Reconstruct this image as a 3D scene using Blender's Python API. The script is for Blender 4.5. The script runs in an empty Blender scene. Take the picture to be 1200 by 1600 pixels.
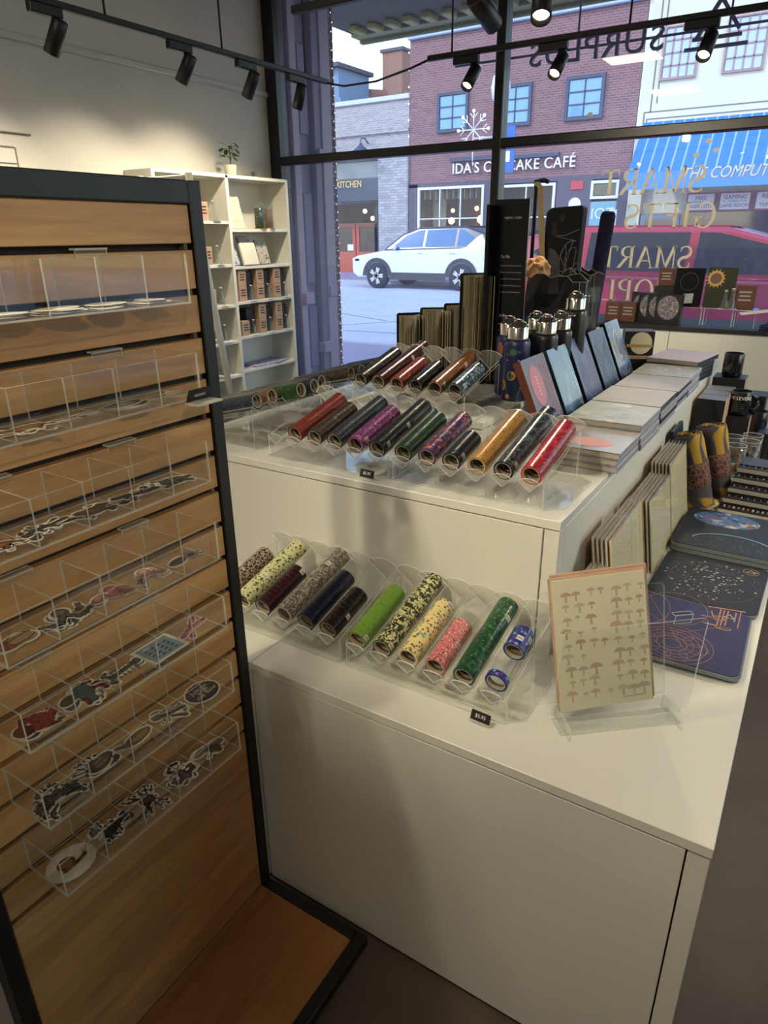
import bpy, bmesh, math, random
from mathutils import Vector, Matrix

random.seed(7)
SC = bpy.context.scene
COL = SC.collection
R = math.radians
PI = math.pi

# ------------------------------------------------------------------ camera
cam_d = bpy.data.cameras.new('camera')
cam = bpy.data.objects.new('camera', cam_d)
COL.objects.link(cam)
cam_d.sensor_fit = 'HORIZONTAL'
cam_d.sensor_width = 36.0
cam_d.lens = 36.0 * 1060.6 / 1200.0
cam_d.clip_start = 0.02
cam_d.clip_end = 400
yaw, pitch, roll = R(-32.37), R(22.17), R(0.61)
fwd = Vector((math.sin(yaw) * math.cos(pitch), math.cos(yaw) * math.cos(pitch), -math.sin(pitch)))
rgt = Vector((math.cos(yaw), -math.sin(yaw), 0.0))
dwn = fwd.cross(rgt)
r2 = rgt * math.cos(roll) + dwn * math.sin(roll)
d2 = dwn * math.cos(roll) - rgt * math.sin(roll)
rm = Matrix((r2, -d2, -fwd)).transposed()
cam.matrix_world = Matrix.Translation((0, 0, 1.6)) @ rm.to_4x4()
SC.camera = cam

# ------------------------------------------------------------------ world, sun, exposure
SC.view_settings.view_transform = 'Standard'
SC.view_settings.look = 'None'
SC.view_settings.gamma = 1.0
SC.view_settings.use_curve_mapping = False
SC.view_settings.exposure = 0.0
SC.cycles.transparent_max_bounces = 40
SC.cycles.max_bounces = 8
SC.cycles.sample_clamp_indirect = 6.0
SC.cycles.caustics_reflective = False
SC.cycles.caustics_refractive = False
SC.cycles.use_denoising = True

wd = bpy.data.worlds.new('sky')
SC.world = wd
wd.use_nodes = True
wn = wd.node_tree
wbg = wn.nodes['Background']
sky = wn.nodes.new('ShaderNodeTexSky')
sky.sky_type = 'NISHITA'
sky.sun_disc = False
sky.sun_elevation = R(38)
sky.sun_rotation = R(150)
sky.air_density = 1.3
sky.dust_density = 0.6
sky.ozone_density = 2.0
wn.links.new(sky.outputs[0], wbg.inputs[0])
wbg.inputs[1].default_value = 0.5

sun_d = bpy.data.lights.new('sun', 'SUN')
sun_d.energy = 2.4
sun_d.angle = R(0.6)
sun_d.color = (1.0, 0.96, 0.9)
sun = bpy.data.objects.new('sun', sun_d)
COL.objects.link(sun)
# from high behind the shop's street front, along the street from the left
sun.rotation_euler = Vector((0.55, 0.62, -0.62)).to_track_quat('-Z', 'Y').to_euler()

# ------------------------------------------------------------------ helpers
def lin(h):
    if isinstance(h, str):
        h = h.lstrip('#')
        c = [int(h[i:i + 2], 16) / 255 for i in (0, 2, 4)]
        return tuple((x / 12.92 if x <= .04045 else ((x + .055) / 1.055) ** 2.4) for x in c) + (1.0,)
    return tuple(h) + (1.0,) if len(h) == 3 else tuple(h)


MATS = {}


def _new(name):
    m = bpy.data.materials.new(name)
    m.use_nodes = True
    nt = m.node_tree
    return m, nt, nt.nodes['Principled BSDF']


def mat(name, col, rough=.5, metal=0.0, var=0.0, vscale=6.0, bump=0.0, bscale=60.0, coat=0.0, emit=None, estr=0.0, spec=None, stretch=None):
    """plain paint / card / metal with optional low colour variation and fine relief"""
    if name in MATS:
        return MATS[name]
    m, nt, b = _new(name)
    c = lin(col)
    b.inputs['Base Color'].default_value = c
    b.inputs['Roughness'].default_value = rough
    b.inputs['Metallic'].default_value = metal
    if spec is not None:
        b.inputs['Specular IOR Level'].default_value = spec
    if coat:
        b.inputs['Coat Weight'].default_value = coat
        b.inputs['Coat Roughness'].default_value = .08
    if emit:
        b.inputs['Emission Color'].default_value = lin(emit)
        b.inputs['Emission Strength'].default_value = estr
    if var or bump:
        tc = nt.nodes.new('ShaderNodeTexCoord')
        mp = nt.nodes.new('ShaderNodeMapping')
        nt.links.new(tc.outputs['Object'], mp.inputs[0])
        if stretch:
            mp.inputs['Scale'].default_value = stretch
    if var:
        n = nt.nodes.new('ShaderNodeTexNoise')
        n.inputs['Scale'].default_value = vscale
        n.inputs['Detail'].default_value = 6
        n.inputs['Roughness'].default_value = .65
        nt.links.new(mp.outputs[0], n.inputs['Vector'])
        cr = nt.nodes.new('ShaderNodeValToRGB')
        e = cr.color_ramp.elements
        e[0].position, e[1].position = .3, .7
        e[0].color = tuple(max(0, x * (1 - var)) for x in c[:3]) + (1,)
        e[1].color = tuple(min(1, x * (1 + var)) for x in c[:3]) + (1,)
        nt.links.new(n.outputs[0], cr.inputs[0])
        nt.links.new(cr.outputs[0], b.inputs['Base Color'])
    if bump:
        n2 = nt.nodes.new('ShaderNodeTexNoise')
        n2.inputs['Scale'].default_value = bscale
        n2.inputs['Detail'].default_value = 4
        nt.links.new(mp.outputs[0], n2.inputs['Vector'])
        bp = nt.nodes.new('ShaderNodeBump')
        bp.inputs['Strength'].default_value = bump
        bp.inputs['Distance'].default_value = .004
        nt.links.new(n2.outputs[0], bp.inputs['Height'])
        nt.links.new(bp.outputs[0], b.inputs['Normal'])
    MATS[name] = m
    return m


def wood(name, dark, light, scale=1.0, axis='Y', rough=.42):
    if name in MATS:
        return MATS[name]
    m, nt, b = _new(name)
    tc = nt.nodes.new('ShaderNodeTexCoord')
    oi = nt.nodes.new('ShaderNodeObjectInfo')
    va = nt.nodes.new('ShaderNodeVectorMath'); va.operation = 'ADD'
    vs = nt.nodes.new('ShaderNodeVectorMath'); vs.operation = 'SCALE'
    cx = nt.nodes.new('ShaderNodeCombineXYZ')
    for i in range(3):
        nt.links.new(oi.outputs['Random'], cx.inputs[i])
    nt.links.new(cx.outputs[0], vs.inputs[0]); vs.inputs['Scale'].default_value = 9.0
    nt.links.new(tc.outputs['Object'], va.inputs[0]); nt.links.new(vs.outputs[0], va.inputs[1])
    mp = nt.nodes.new('ShaderNodeMapping')
    s = {'Y': (9, .9, 9), 'X': (.9, 9, 9), 'Z': (9, 9, .9)}[axis]
    mp.inputs['Scale'].default_value = [x * scale for x in s]
    nt.links.new(va.outputs[0], mp.inputs[0])
    n1 = nt.nodes.new('ShaderNodeTexNoise'); n1.inputs['Scale'].default_value = 1.6; n1.inputs['Detail'].default_value = 3
    n1.inputs['Distortion'].default_value = 1.4
    nt.links.new(mp.outputs[0], n1.inputs['Vector'])
    n2 = nt.nodes.new('ShaderNodeTexNoise'); n2.inputs['Scale'].default_value = 14; n2.inputs['Detail'].default_value = 6
    nt.links.new(mp.outputs[0], n2.inputs['Vector'])
    mx = nt.nodes.new('ShaderNodeMath'); mx.operation = 'MULTIPLY_ADD'
    nt.links.new(n2.outputs[0], mx.inputs[0]); mx.inputs[1].default_value = .35
    nt.links.new(n1.outputs[0], mx.inputs[2])
    cr = nt.nodes.new('ShaderNodeValToRGB')
    e = cr.color_ramp.elements
    e[0].position, e[1].position = .45, .88
    e[0].color, e[1].color = lin(light), lin(dark)
    nt.links.new(mx.outputs[0], cr.inputs[0])
    nt.links.new(cr.outputs[0], b.inputs['Base Color'])
    b.inputs['Roughness'].default_value = rough
    MATS[name] = m
    return m


def pattern(name, base, cols, kind='spots', scale=90.0, size=.33, rough=.28, rand=True, stretch=(1, 1, 1), coat=.3):
    """printed surface: spots / swirls / flecks / grid / floral, colour only"""
    if name in MATS:
        return MATS[name]
    m, nt, b = _new(name)
    tc = nt.nodes.new('ShaderNodeTexCoord')
    vec = tc.outputs['Object']
    if rand:
        oi = nt.nodes.new('ShaderNodeObjectInfo')
        cx = nt.nodes.new('ShaderNodeCombineXYZ')
        for i in range(3):
            nt.links.new(oi.outputs['Random'], cx.inputs[i])
        va = nt.nodes.new('ShaderNodeVectorMath'); va.operation = 'ADD'
        nt.links.new(vec, va.inputs[0]); nt.links.new(cx.outputs[0], va.inputs[1])
        vec = va.outputs[0]
    mp = nt.nodes.new('ShaderNodeMapping'); mp.inputs['Scale'].default_value = stretch
    nt.links.new(vec, mp.inputs[0]); vec = mp.outputs[0]

    def ramp(sock, pos, c0, c1, soft=.03):
        cr = nt.nodes.new('ShaderNodeValToRGB')
        e = cr.color_ramp.elements
        e[0].position, e[1].position = max(0, pos - soft), pos + soft
        e[0].color, e[1].color = (c0, c0, c0, 1), (c1, c1, c1, 1)
        nt.links.new(sock, cr.inputs[0])
        return cr.outputs[0]

    def mix(fac, a, c):
        mx = nt.nodes.new('ShaderNodeMix'); mx.data_type = 'RGBA'
        nt.links.new(fac, mx.inputs[0])
        if isinstance(a, tuple):
            mx.inputs[6].default_value = a
        else:
            nt.links.new(a, mx.inputs[6])
        mx.inputs[7].default_value = lin(c)
        return mx.outputs[2]
    cur = lin(base)
    for k, c in enumerate(cols):
        sc = scale * (1 + .45 * k)
        of = nt.nodes.new('ShaderNodeMapping'); of.inputs['Location'].default_value = (k * 3.3, k * 1.7, k * .9)
        nt.links.new(vec, of.inputs[0])
        if kind == 'spots':
            t = nt.nodes.new('ShaderNodeTexVoronoi'); t.inputs['Scale'].default_value = sc
            nt.links.new(of.outputs[0], t.inputs['Vector'])
            f = ramp(t.outputs['Distance'], size, 1, 0)
        elif kind == 'lines':
            t = nt.nodes.new('ShaderNodeTexVoronoi'); t.feature = 'DISTANCE_TO_EDGE'; t.inputs['Scale'].default_value = sc
            nt.links.new(of.outputs[0], t.inputs['Vector'])
            f = ramp(t.outputs['Distance'], size * .3, 1, 0)
        elif kind == 'swirl':
            t = nt.nodes.new('ShaderNodeTexNoise'); t.inputs['Scale'].default_value = sc * .45
            t.inputs['Distortion'].default_value = 2.2; t.inputs['Detail'].default_value = 1
            nt.links.new(of.outputs[0], t.inputs['Vector'])
            f = ramp(t.outputs[0], .5 + (.33 - size) * .5, 0, 1, .02)
        elif kind == 'flecks':
            t = nt.nodes.new('ShaderNodeTexNoise'); t.inputs['Scale'].default_value = sc
            t.inputs['Detail'].default_value = 3
            nt.links.new(of.outputs[0], t.inputs['Vector'])
            f = ramp(t.outputs[0], .58 + (.33 - size) * .5, 0, 1, .04)
        else:  # stars: sparse small dots
            t = nt.nodes.new('ShaderNodeTexVoronoi'); t.inputs['Scale'].default_value = sc
            nt.links.new(of.outputs[0], t.inputs['Vector'])
            f = ramp(t.outputs['Distance'], size * .5, 1, 0, .02)
        cur = mix(f, cur, c)
    if isinstance(cur, tuple):
        b.inputs['Base Color'].default_value = cur
    else:
        nt.links.new(cur, b.inputs['Base Color'])
    b.inputs['Roughness'].default_value = rough
    if coat:
        b.inputs['Coat Weight'].default_value = coat
        b.inputs['Coat Roughness'].default_value = .1
    MATS[name] = m
    return m


def clear(name, tint=(.985, .99, .985), haze=0.0, hazecol='#ffffff', refl=1.7, ior=1.49, rough=.015):
    """thin clear sheet: lets light straight through and mirrors by Fresnel; haze = milky film, on the window imitating veiling glare"""
    if name in MATS:
        return MATS[name]
    m = bpy.data.materials.new(name)
    m.use_nodes = True
    nt = m.node_tree
    for n in list(nt.nodes):
        nt.nodes.remove(n)
    out = nt.nodes.new('ShaderNodeOutputMaterial')
    tr = nt.nodes.new('ShaderNodeBsdfTransparent'); tr.inputs[0].default_value = tuple(tint) + (1,)
    gl = nt.nodes.new('ShaderNodeBsdfGlossy'); gl.inputs['Roughness'].default_value = rough
    fr = nt.nodes.new('ShaderNodeFresnel'); fr.inputs[0].default_value = ior
    ml = nt.nodes.new('ShaderNodeMath'); ml.operation = 'MULTIPLY'; ml.inputs[1].default_value = refl; ml.use_clamp = True
    ge = nt.nodes.new('ShaderNodeNewGeometry')
    bk = nt.nodes.new('ShaderNodeMath'); bk.operation = 'SUBTRACT'; bk.inputs[0].default_value = 1.0
    nt.links.new(ge.outputs['Backfacing'], bk.inputs[1])
    fm = nt.nodes.new('ShaderNodeMath'); fm.operation = 'MULTIPLY'
    nt.links.new(fr.outputs[0], fm.inputs[0]); nt.links.new(bk.outputs[0], fm.inputs[1])
    nt.links.new(fm.outputs[0], ml.inputs[0])
    mx = nt.nodes.new('ShaderNodeMixShader')
    nt.links.new(ml.outputs[0], mx.inputs[0]); nt.links.new(tr.outputs[0], mx.inputs[1]); nt.links.new(gl.outputs[0], mx.inputs[2])
    last = mx
    if haze:
        df = nt.nodes.new('ShaderNodeBsdfDiffuse'); df.inputs[0].default_value = lin(hazecol)
        tl = nt.nodes.new('ShaderNodeBsdfTranslucent'); tl.inputs[0].default_value = lin(hazecol)
        ad = nt.nodes.new('ShaderNodeMixShader'); ad.inputs[0].default_value = .5
        nt.links.new(df.outputs[0], ad.inputs[1]); nt.links.new(tl.outputs[0], ad.inputs[2])
        m2 = nt.nodes.new('ShaderNodeMixShader'); m2.inputs[0].default_value = haze
        nt.links.new(mx.outputs[0], m2.inputs[1]); nt.links.new(ad.outputs[0], m2.inputs[2])
        last = m2
    nt.links.new(last.outputs[0], out.inputs[0])
    MATS[name] = m
    return m


def brickmat(name, c1, c2, mortar, bw=.22, bh=.075, rough=.85):
    if name in MATS:
        return MATS[name]
    m, nt, b = _new(name)
    tc = nt.nodes.new('ShaderNodeTexCoord')
    sp = nt.nodes.new('ShaderNodeSeparateXYZ'); nt.links.new(tc.outputs['Object'], sp.inputs[0])
    cb = nt.nodes.new('ShaderNodeCombineXYZ')
    ad = nt.nodes.new('ShaderNodeMath'); ad.operation = 'ADD'
    nt.links.new(sp.outputs[0], ad.inputs[0]); nt.links.new(sp.outputs[1], ad.inputs[1])
    nt.links.new(ad.outputs[0], cb.inputs[0]); nt.links.new(sp.outputs[2], cb.inputs[1])
    br = nt.nodes.new('ShaderNodeTexBrick')
    br.inputs['Color1'].default_value = lin(c1); br.inputs['Color2'].default_value = lin(c2); br.inputs['Mortar'].default_value = lin(mortar)
    br.inputs['Scale'].default_value = 1.0
    br.inputs['Brick Width'].default_value = bw; br.inputs['Row Height'].default_value = bh; br.inputs['Mortar Size'].default_value = .008
    nt.links.new(cb.outputs[0], br.inputs['Vector'])
    nt.links.new(br.outputs[0], b.inputs['Base Color'])
    b.inputs['Roughness'].default_value = rough
    MATS[name] = m
    return m


class MB:
    """collects geometry for ONE mesh object"""

    def __init__(self):
        self.v, self.f, self.m, self.s = [], [], [], []

    def add(self, vs, fs, mi=0, smooth=False, M=None):
        o = len(self.v)
        self.v += [tuple(M @ Vector(p)) for p in vs] if M else [tuple(p) for p in vs]
        for i, f in enumerate(fs):
            self.f.append([o + k for k in f])
            self.m.append(mi[i] if isinstance(mi, (list, tuple)) else mi)
            self.s.append(smooth)
        return self

    def box(self, x0, x1, y0, y1, z0, z1, mi=0, M=None, ch=0.0):
        if ch <= 0:
            vs = [(x, y, z) for z in (z0, z1) for y in (y0, y1) for x in (x0, x1)]
            fs = [(0, 2, 3, 1), (4, 5, 7, 6), (0, 1, 5, 4), (2, 6, 7, 3), (0, 4, 6, 2), (1, 3, 7, 5)]
            return self.add(vs, fs, mi, False, M)
        c = min(ch, (x1 - x0) / 2.01, (y1 - y0) / 2.01, (z1 - z0) / 2.01)
        bm = bmesh.new()
        bmesh.ops.create_cube(bm, size=1)
        for v in bm.verts:
            v.co = Vector(((x0 + x1) / 2 + v.co.x * (x1 - x0), (y0 + y1) / 2 + v.co.y * (y1 - y0), (z0 + z1) / 2 + v.co.z * (z1 - z0)))
        bmesh.ops.bevel(bm, geom=bm.edges[:], offset=c, segments=1, affect='EDGES', profile=.5)
        bm.verts.index_update()
        self.add([v.co[:] for v in bm.verts], [[v.index for v in f.verts] for f in bm.faces], mi, False, M)
        bm.free()
        return self

    def prism(self, poly, h0, h1, mt=0, ms=None, M=None, mb=None):
        """poly in local XY extruded along Z from h0 to h1"""
        n = len(poly)
        a = sum(poly[i][0] * poly[(i + 1) % n][1] - poly[(i + 1) % n][0] * poly[i][1] for i in range(n))
        if a < 0:
            poly = poly[::-1]
        vs = [(p[0], p[1], h0) for p in poly] + [(p[0], p[1], h1) for p in poly]
        ms = mt if ms is None else ms
        fs = [list(range(n - 1, -1, -1)), list(range(n, 2 * n))] + [(i, (i + 1) % n, n + (i + 1) % n, n + i) for i in range(n)]
        return self.add(vs, fs, [mt if mb is None else mb, mt] + [ms] * n, False, M)

    def lathe(self, prof, seg=24, mi=0, M=None, smooth=True, close=False):
        n = len(prof)
        vs = []
        for r, z in prof:
            for k in range(seg):
                a = 2 * PI * k / seg
                vs.append((r * math.cos(a), r * math.sin(a), z))
        o = len(self.v)
        rng = n if close else n - 1
        fs, ms = [], []
        for j in range(rng):
            j2 = (j + 1) % n
            for k in range(seg):
                k2 = (k + 1) % seg
                fs.append((j * seg + k, j * seg + k2, j2 * seg + k2, j2 * seg + k))
                ms.append(mi[j] if isinstance(mi, (list, tuple)) else mi)
        self.add(vs, fs, ms, smooth, M)
        if not close:
            for j, rev in ((0, True), (n - 1, False)):
                if prof[j][0] > 1e-6:
                    f = [j * seg + k for k in range(seg)]
                    self.f.append([o + k for k in (f[::-1] if rev else f)])
                    self.m.append(mi[0 if rev else -1] if isinstance(mi, (list, tuple)) else mi)
                    self.s.append(False)
        return self

    def cyl(self, p0, p1, r0, r1=None, seg=12, mi=0):
        p0, p1 = Vector(p0), Vector(p1)
        r1 = r0 if r1 is None else r1
        d = p1 - p0
        M = Matrix.Translation(p0) @ d.to_track_quat('Z', 'Y').to_matrix().to_4x4()
        return self.lathe([(r0, 0), (r1, d.length)], seg, mi, M)

    def tube(self, pts, r, seg=8, mi=0):
        pts = [Vector(p) for p in pts]
        n = len(pts)
        vs = []
        up = Vector((0, 0, 1))
        for i, p in enumerate(pts):
            t = (pts[min(i + 1, n - 1)] - pts[max(i - 1, 0)]).normalized()
            a = t.cross(up)
            if a.length < 1e-3:
                a = t.cross(Vector((1, 0, 0)))
            a.normalize()
            b2 = t.cross(a)
            rr = r[i] if isinstance(r, (list, tuple)) else r
            for k in range(seg):
                w = 2 * PI * k / seg
                vs.append(p + a * math.cos(w) * rr + b2 * math.sin(w) * rr)
        fs = [(i * seg + k, i * seg + (k + 1) % seg, (i + 1) * seg + (k + 1) % seg, (i + 1) * seg + k) for i in range(n - 1) for k in range(seg)]
        o = len(self.v)
        self.add(vs, fs, mi, True)
        for f in ([seg - 1 - k for k in range(seg)], [(n - 1) * seg + k for k in range(seg)]):
            self.f.append([o + k for k in f]); self.m.append(mi); self.s.append(False)
        return self

    def ball(self, c, rx, ry=None, rz=None, seg=14, rings=8, mi=0, M=None):
        ry = rx if ry is None else ry
        rz = rx if rz is None else rz
        prof = [(math.sin(PI * j / rings), -math.cos(PI * j / rings)) for j in range(rings + 1)]
        prof[0], prof[-1] = (1e-5, -1), (1e-5, 1)
        T = Matrix.Translation(c) @ Matrix.Diagonal((rx, ry, rz, 1))
        return self.lathe(prof, seg, mi, (M @ T) if M else T)

    def plate(self, poly, O, u, v, t=.003, m0=0, m1=1):
        """flat sheet: 2-D outline placed at O with axes u, v; broad faces m0, cut edges m1"""
        u, v = Vector(u).normalized(), Vector(v).normalized()
        w = u.cross(v)
        M = Matrix((u, v, w)).transposed().to_4x4()
        M.translation = Vector(O)
        return self.prism(poly, -t / 2, t / 2, m0, m1, M)

    def build(self, name, mats, parent=None, loc=None, rot=None, bevel=0.0, seg=2):
        me = bpy.data.meshes.new(name)
        me.from_pydata(self.v, [], self.f)
        if not isinstance(mats, (list, tuple)):
            mats = [mats]
        for mm in mats:
            me.materials.append(mm)
        me.polygons.foreach_set('material_index', self.m)
        me.polygons.foreach_set('use_smooth', self.s)
        me.update()
        return obj(name, me, parent, loc, rot, bevel, seg)


def obj(name, data, parent=None, loc=None, rot=None, bevel=0.0, seg=2):
    o = bpy.data.objects.new(name, data)
    COL.objects.link(o)
    if parent is not None:
        o.parent = parent
    if loc is not None:
        o.location = loc
    if rot is not None:
        o.rotation_euler = rot
    if bevel:
        b = o.modifiers.new('bevel', 'BEVEL')
        b.width = bevel; b.segments = seg; b.limit_method = 'ANGLE'; b.angle_limit = R(35)
    return o


def thing(name, label, cat, loc=(0, 0, 0), rot=(0, 0, 0), group=None):
    o = bpy.data.objects.new(name, None)
    COL.objects.link(o)
    o.empty_display_size = .05
    o.location = loc; o.rotation_euler = rot
    return tag(o, label, cat, group)


def tag(o, label, cat, group=None):
    o['label'] = label
    o['category'] = cat
    if group:
        o['group'] = group
    return o


def struct(o):
    o['kind'] = 'structure'
    return o


def B(name, x0, x1, y0, y1, z0, z1, m, parent=None, ch=0.0, loc=None, rot=None):
    return MB().box(x0, x1, y0, y1, z0, z1, 0, None, ch).build(name, m, parent, loc, rot)


def text(name, s, size, m, parent=None, M=None, loc=None, rot=None, extrude=.0008, ax='CENTER', ay='CENTER', sx=1.0, space=1.0, shear=0.0):
    c = bpy.data.curves.new(name, 'FONT')
    c.body = s; c.size = size; c.extrude = extrude
    c.align_x = ax; c.align_y = ay; c.space_character = space; c.shear = shear
    c.resolution_u = 3
    c.materials.append(m)
    tmp = bpy.data.objects.new(name, c)
    me = bpy.data.meshes.new_from_object(tmp)
    bpy.data.objects.remove(tmp)
    bpy.data.curves.remove(c)
    me.name = name
    if not me.materials:
        me.materials.append(m)
    o = obj(name, me, parent, loc, rot)
    if M is not None:
        o.matrix_local = M
    if sx != 1.0:
        o.scale = (o.scale[0] * sx, o.scale[1], o.scale[2])
    return o


def frame(O, u, v):
    """matrix whose local X = u, Y = v, Z = u x v at O"""
    u, v = Vector(u).normalized(), Vector(v).normalized()
    M = Matrix((u, v, u.cross(v))).transposed().to_4x4()
    M.translation = Vector(O)
    return M


def rrect(w, h, r, n=4, x0=0.0, y0=0.0):
    p = []
    for cx, cy, a0 in ((w - r, r, -90), (w - r, h - r, 0), (r, h - r, 90), (r, r, 180)):
        for k in range(n + 1):
            a = R(a0 + 90 * k / n)
            p.append((x0 + cx + r * math.cos(a), y0 + cy + r * math.sin(a)))
    return p


def ell(cx, cy, rx, ry, rot=0.0, n=14):
    c, s = math.cos(rot), math.sin(rot)
    return [(cx + rx * math.cos(2 * PI * k / n) * c - ry * math.sin(2 * PI * k / n) * s,
             cy + rx * math.cos(2 * PI * k / n) * s + ry * math.sin(2 * PI * k / n) * c) for k in range(n)]


def copy_thing(src, loc, rot, label, group=None):
    r = src.copy(); COL.objects.link(r)
    r.location = loc; r.rotation_euler = rot
    r['label'] = label
    if group:
        r['group'] = group
    for ch in list(src.children):
        c = ch.copy(); COL.objects.link(c); c.parent = r
        for g in list(ch.children):
            d = g.copy(); COL.objects.link(d); d.parent = c
    return r


# shared materials
WHITE = mat('white_laminate', '#dcdad0', .32, var=.02, vscale=3)
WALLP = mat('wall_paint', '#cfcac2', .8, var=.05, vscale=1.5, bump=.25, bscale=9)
BLACKM = mat('black_steel', '#141312', .45)
BLACKF = mat('black_frame', '#16161a', .4)
FLOORM = mat('dark_concrete', '#54493f', .5, var=.3, vscale=2.2, bump=.1, bscale=20)
ACR = clear('clear_acrylic', refl=1.0)
ACE = clear('acrylic_edge', (.93, .95, .93), haze=.55, hazecol='#f4f4ea')
ACW = clear('acrylic_bright_edge', (.95, .96, .95), haze=.8, hazecol='#ffffff')
ACL = clear('acrylic_lip', (.97, .97, .96), haze=.12, hazecol='#f4f4ea')
KRAFT = mat('kraft_card', '#b3927a', .8, var=.08, vscale=20)
BLKCARD = mat('black_card', '#131316', .5)
PAPER = mat('cream_paper', '#dccfae', .8, var=.05, vscale=12)
WPAPER = mat('white_paper', '#e6e4df', .7)
CHROME = mat('polished_steel', '#d8d2c4', .14, metal=1)
GOLDT = mat('gold_print', '#c8a25a', .4, metal=.4)
WPRINT = mat('white_print', '#e8e6df', .6)
GPRINT = mat('grey_print', '#8c8c8e', .6)
DPRINT = mat('dark_print', '#2a2420', .7)
# ------------------------------------------------------------------ room shell
WX, WY, CEIL = -4.15, 4.90, 3.45
struct(B('floor', WX - .1, 3.3, -2.7, WY + .1, -.08, 0, FLOORM))
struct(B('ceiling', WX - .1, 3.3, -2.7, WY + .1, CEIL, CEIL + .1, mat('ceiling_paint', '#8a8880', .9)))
struct(B('wall_left', WX - .2, WX, -2.7, WY + .1, 0, CEIL, WALLP))
struct(B('wall_back', WX, 3.3, -2.8, -2.7, 0, CEIL, WALLP))
wr = MB()
for a in ((-2.7, 1.6, 0, CEIL), (4.6, WY + .1, 0, CEIL), (1.6, 4.6, 0, .4), (1.6, 4.6, 3.1, CEIL)):
    wr.box(3.2, 3.3, a[0], a[1], a[2], a[3])
struct(wr.build('wall_right', WALLP))
w2 = MB()
for a in ((1.6, 1.66, .4, 3.1), (4.54, 4.6, .4, 3.1), (3.07, 3.13, .4, 3.1), (1.66, 4.54, .4, .46), (1.66, 4.54, 3.04, 3.1)):
    w2.box(3.22, 3.28, a[0], a[1], a[2], a[3])
w2 = struct(w2.build('window_2', BLACKF))
for a, b in ((1.66, 3.07), (3.13, 4.54)):
    MB().box(3.247, 3.253, a, b, .46, 3.04).build('pane', clear('side_glass', (.95, .97, .97), ior=1.5), w2)
struct(B('baseboard_left', WX, WX + .015, -2.7, WY - .05, 0, .1, mat('trim_paint', '#c9c5be', .6), None, .004))
rail_m = MB().box(WX, WX + .022, -2.7, WY - .02, 2.632, 2.672, 0, None, .008)
struct(rail_m.build('trim_1', mat('trim_paint', '#c9c5be', .6)))
# old panel outline on the left wall
pm = MB().box(WX, WX + .012, 1.9, 2.62, 1.2, 2.085, 0, None, .003)
for z in (2.16, 2.085, 2.0):
    pm.box(WX, WX + .014, 1.6, 2.72 if z > 2.1 else 2.60, z, z + .008, 1)
pm.box(WX, WX + .014, 2.6, 2.608, 1.2, 2.09, 1)
tag(pm.build('wall_panel', [WALLP, mat('panel_gap', '#6b6863', .8)]), 'painted flat panel with thin dark outline on the pale wall', 'panel')

# ------------------------------------------------------------------ shop window
win = struct(thing('window_1', 'x', 'x'))
for k in ('label', 'category'):
    del win[k]
GLASS = clear('window_glass', (.93, .955, .97), haze=.08, hazecol='#ccccff', refl=1.3, ior=1.5, rough=.0)  # bluish haze mixed in stands in for veiling glare
xs = [-4.075, -2.135, -.13, 2.9]
B('jamb', WX + .001, -4.04, WY - .06, WY + .06, .3, 3.4, BLACKF, win, .006)
B('jamb', 2.87, 3.19, WY - .06, WY + .06, .3, 3.4, BLACKF, win, .006)
B('head', WX + .001, 3.19, WY - .06, WY + .06, 3.29, 3.44, BLACKF, win, .006)
B('sill', WX + .001, 3.19, WY - .07, WY + .07, .3, .36, BLACKF, win, .006)
tm = MB().box(-4.04, 2.87, WY - .05, WY + .05, 2.145, 2.205, 0, None, .006)
for x in [-4.02 + .33 * k for k in range(21)]:
    tm.box(x, x + .05, WY - .053, WY - .05, 2.19, 2.2, 0)
tm.build('transom', BLACKF, win)
for x in xs[1:3]:
    B('mullion', x - .032, x + .032, WY - .055, WY + .055, .36, 3.29, BLACKF, win, .006)
for a, b in ((xs[0] + .035, xs[1] - .032), (xs[1] + .032, xs[2] - .032), (xs[2] + .032, 2.87)):
    for z0, z1 in ((.36, 2.145), (2.205, 3.29)):
        MB().box(a, b, WY - .003, WY + .003, z0, z1).build('pane', GLASS, win)
struct(B('wall_front', WX, 3.2, WY - .06, WY + .06, 0, .3, BLACKF))

# serif letters on the glass, read from the street ------------------------------------------------
def stroke(mb, pts, ws, M, d=.0012):
    n = len(pts)
    L, Rr = [], []
    for i in range(n):
        a, b = Vector(pts[max(i - 1, 0)]), Vector(pts[min(i + 1, n - 1)])
        t = (b - a).normalized(); nn = Vector((-t.y, t.x))
        w = ws[i] if isinstance(ws, (list, tuple)) else ws
        p = Vector(pts[i])
        L.append(p + nn * w / 2); Rr.append(p - nn * w / 2)
    for i in range(n - 1):
        mb.prism([tuple(L[i]), tuple(L[i + 1]), tuple(Rr[i + 1]), tuple(Rr[i])], 0, d, 0, 0, M)


TH, TN = .135, .055
def arc(cx, cy, rx, ry, a0, a1, n=14):
    return [(cx + rx * math.cos(R(a0 + (a1 - a0) * k / n)), cy + ry * math.sin(R(a0 + (a1 - a0) * k / n))) for k in range(n + 1)]


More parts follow.
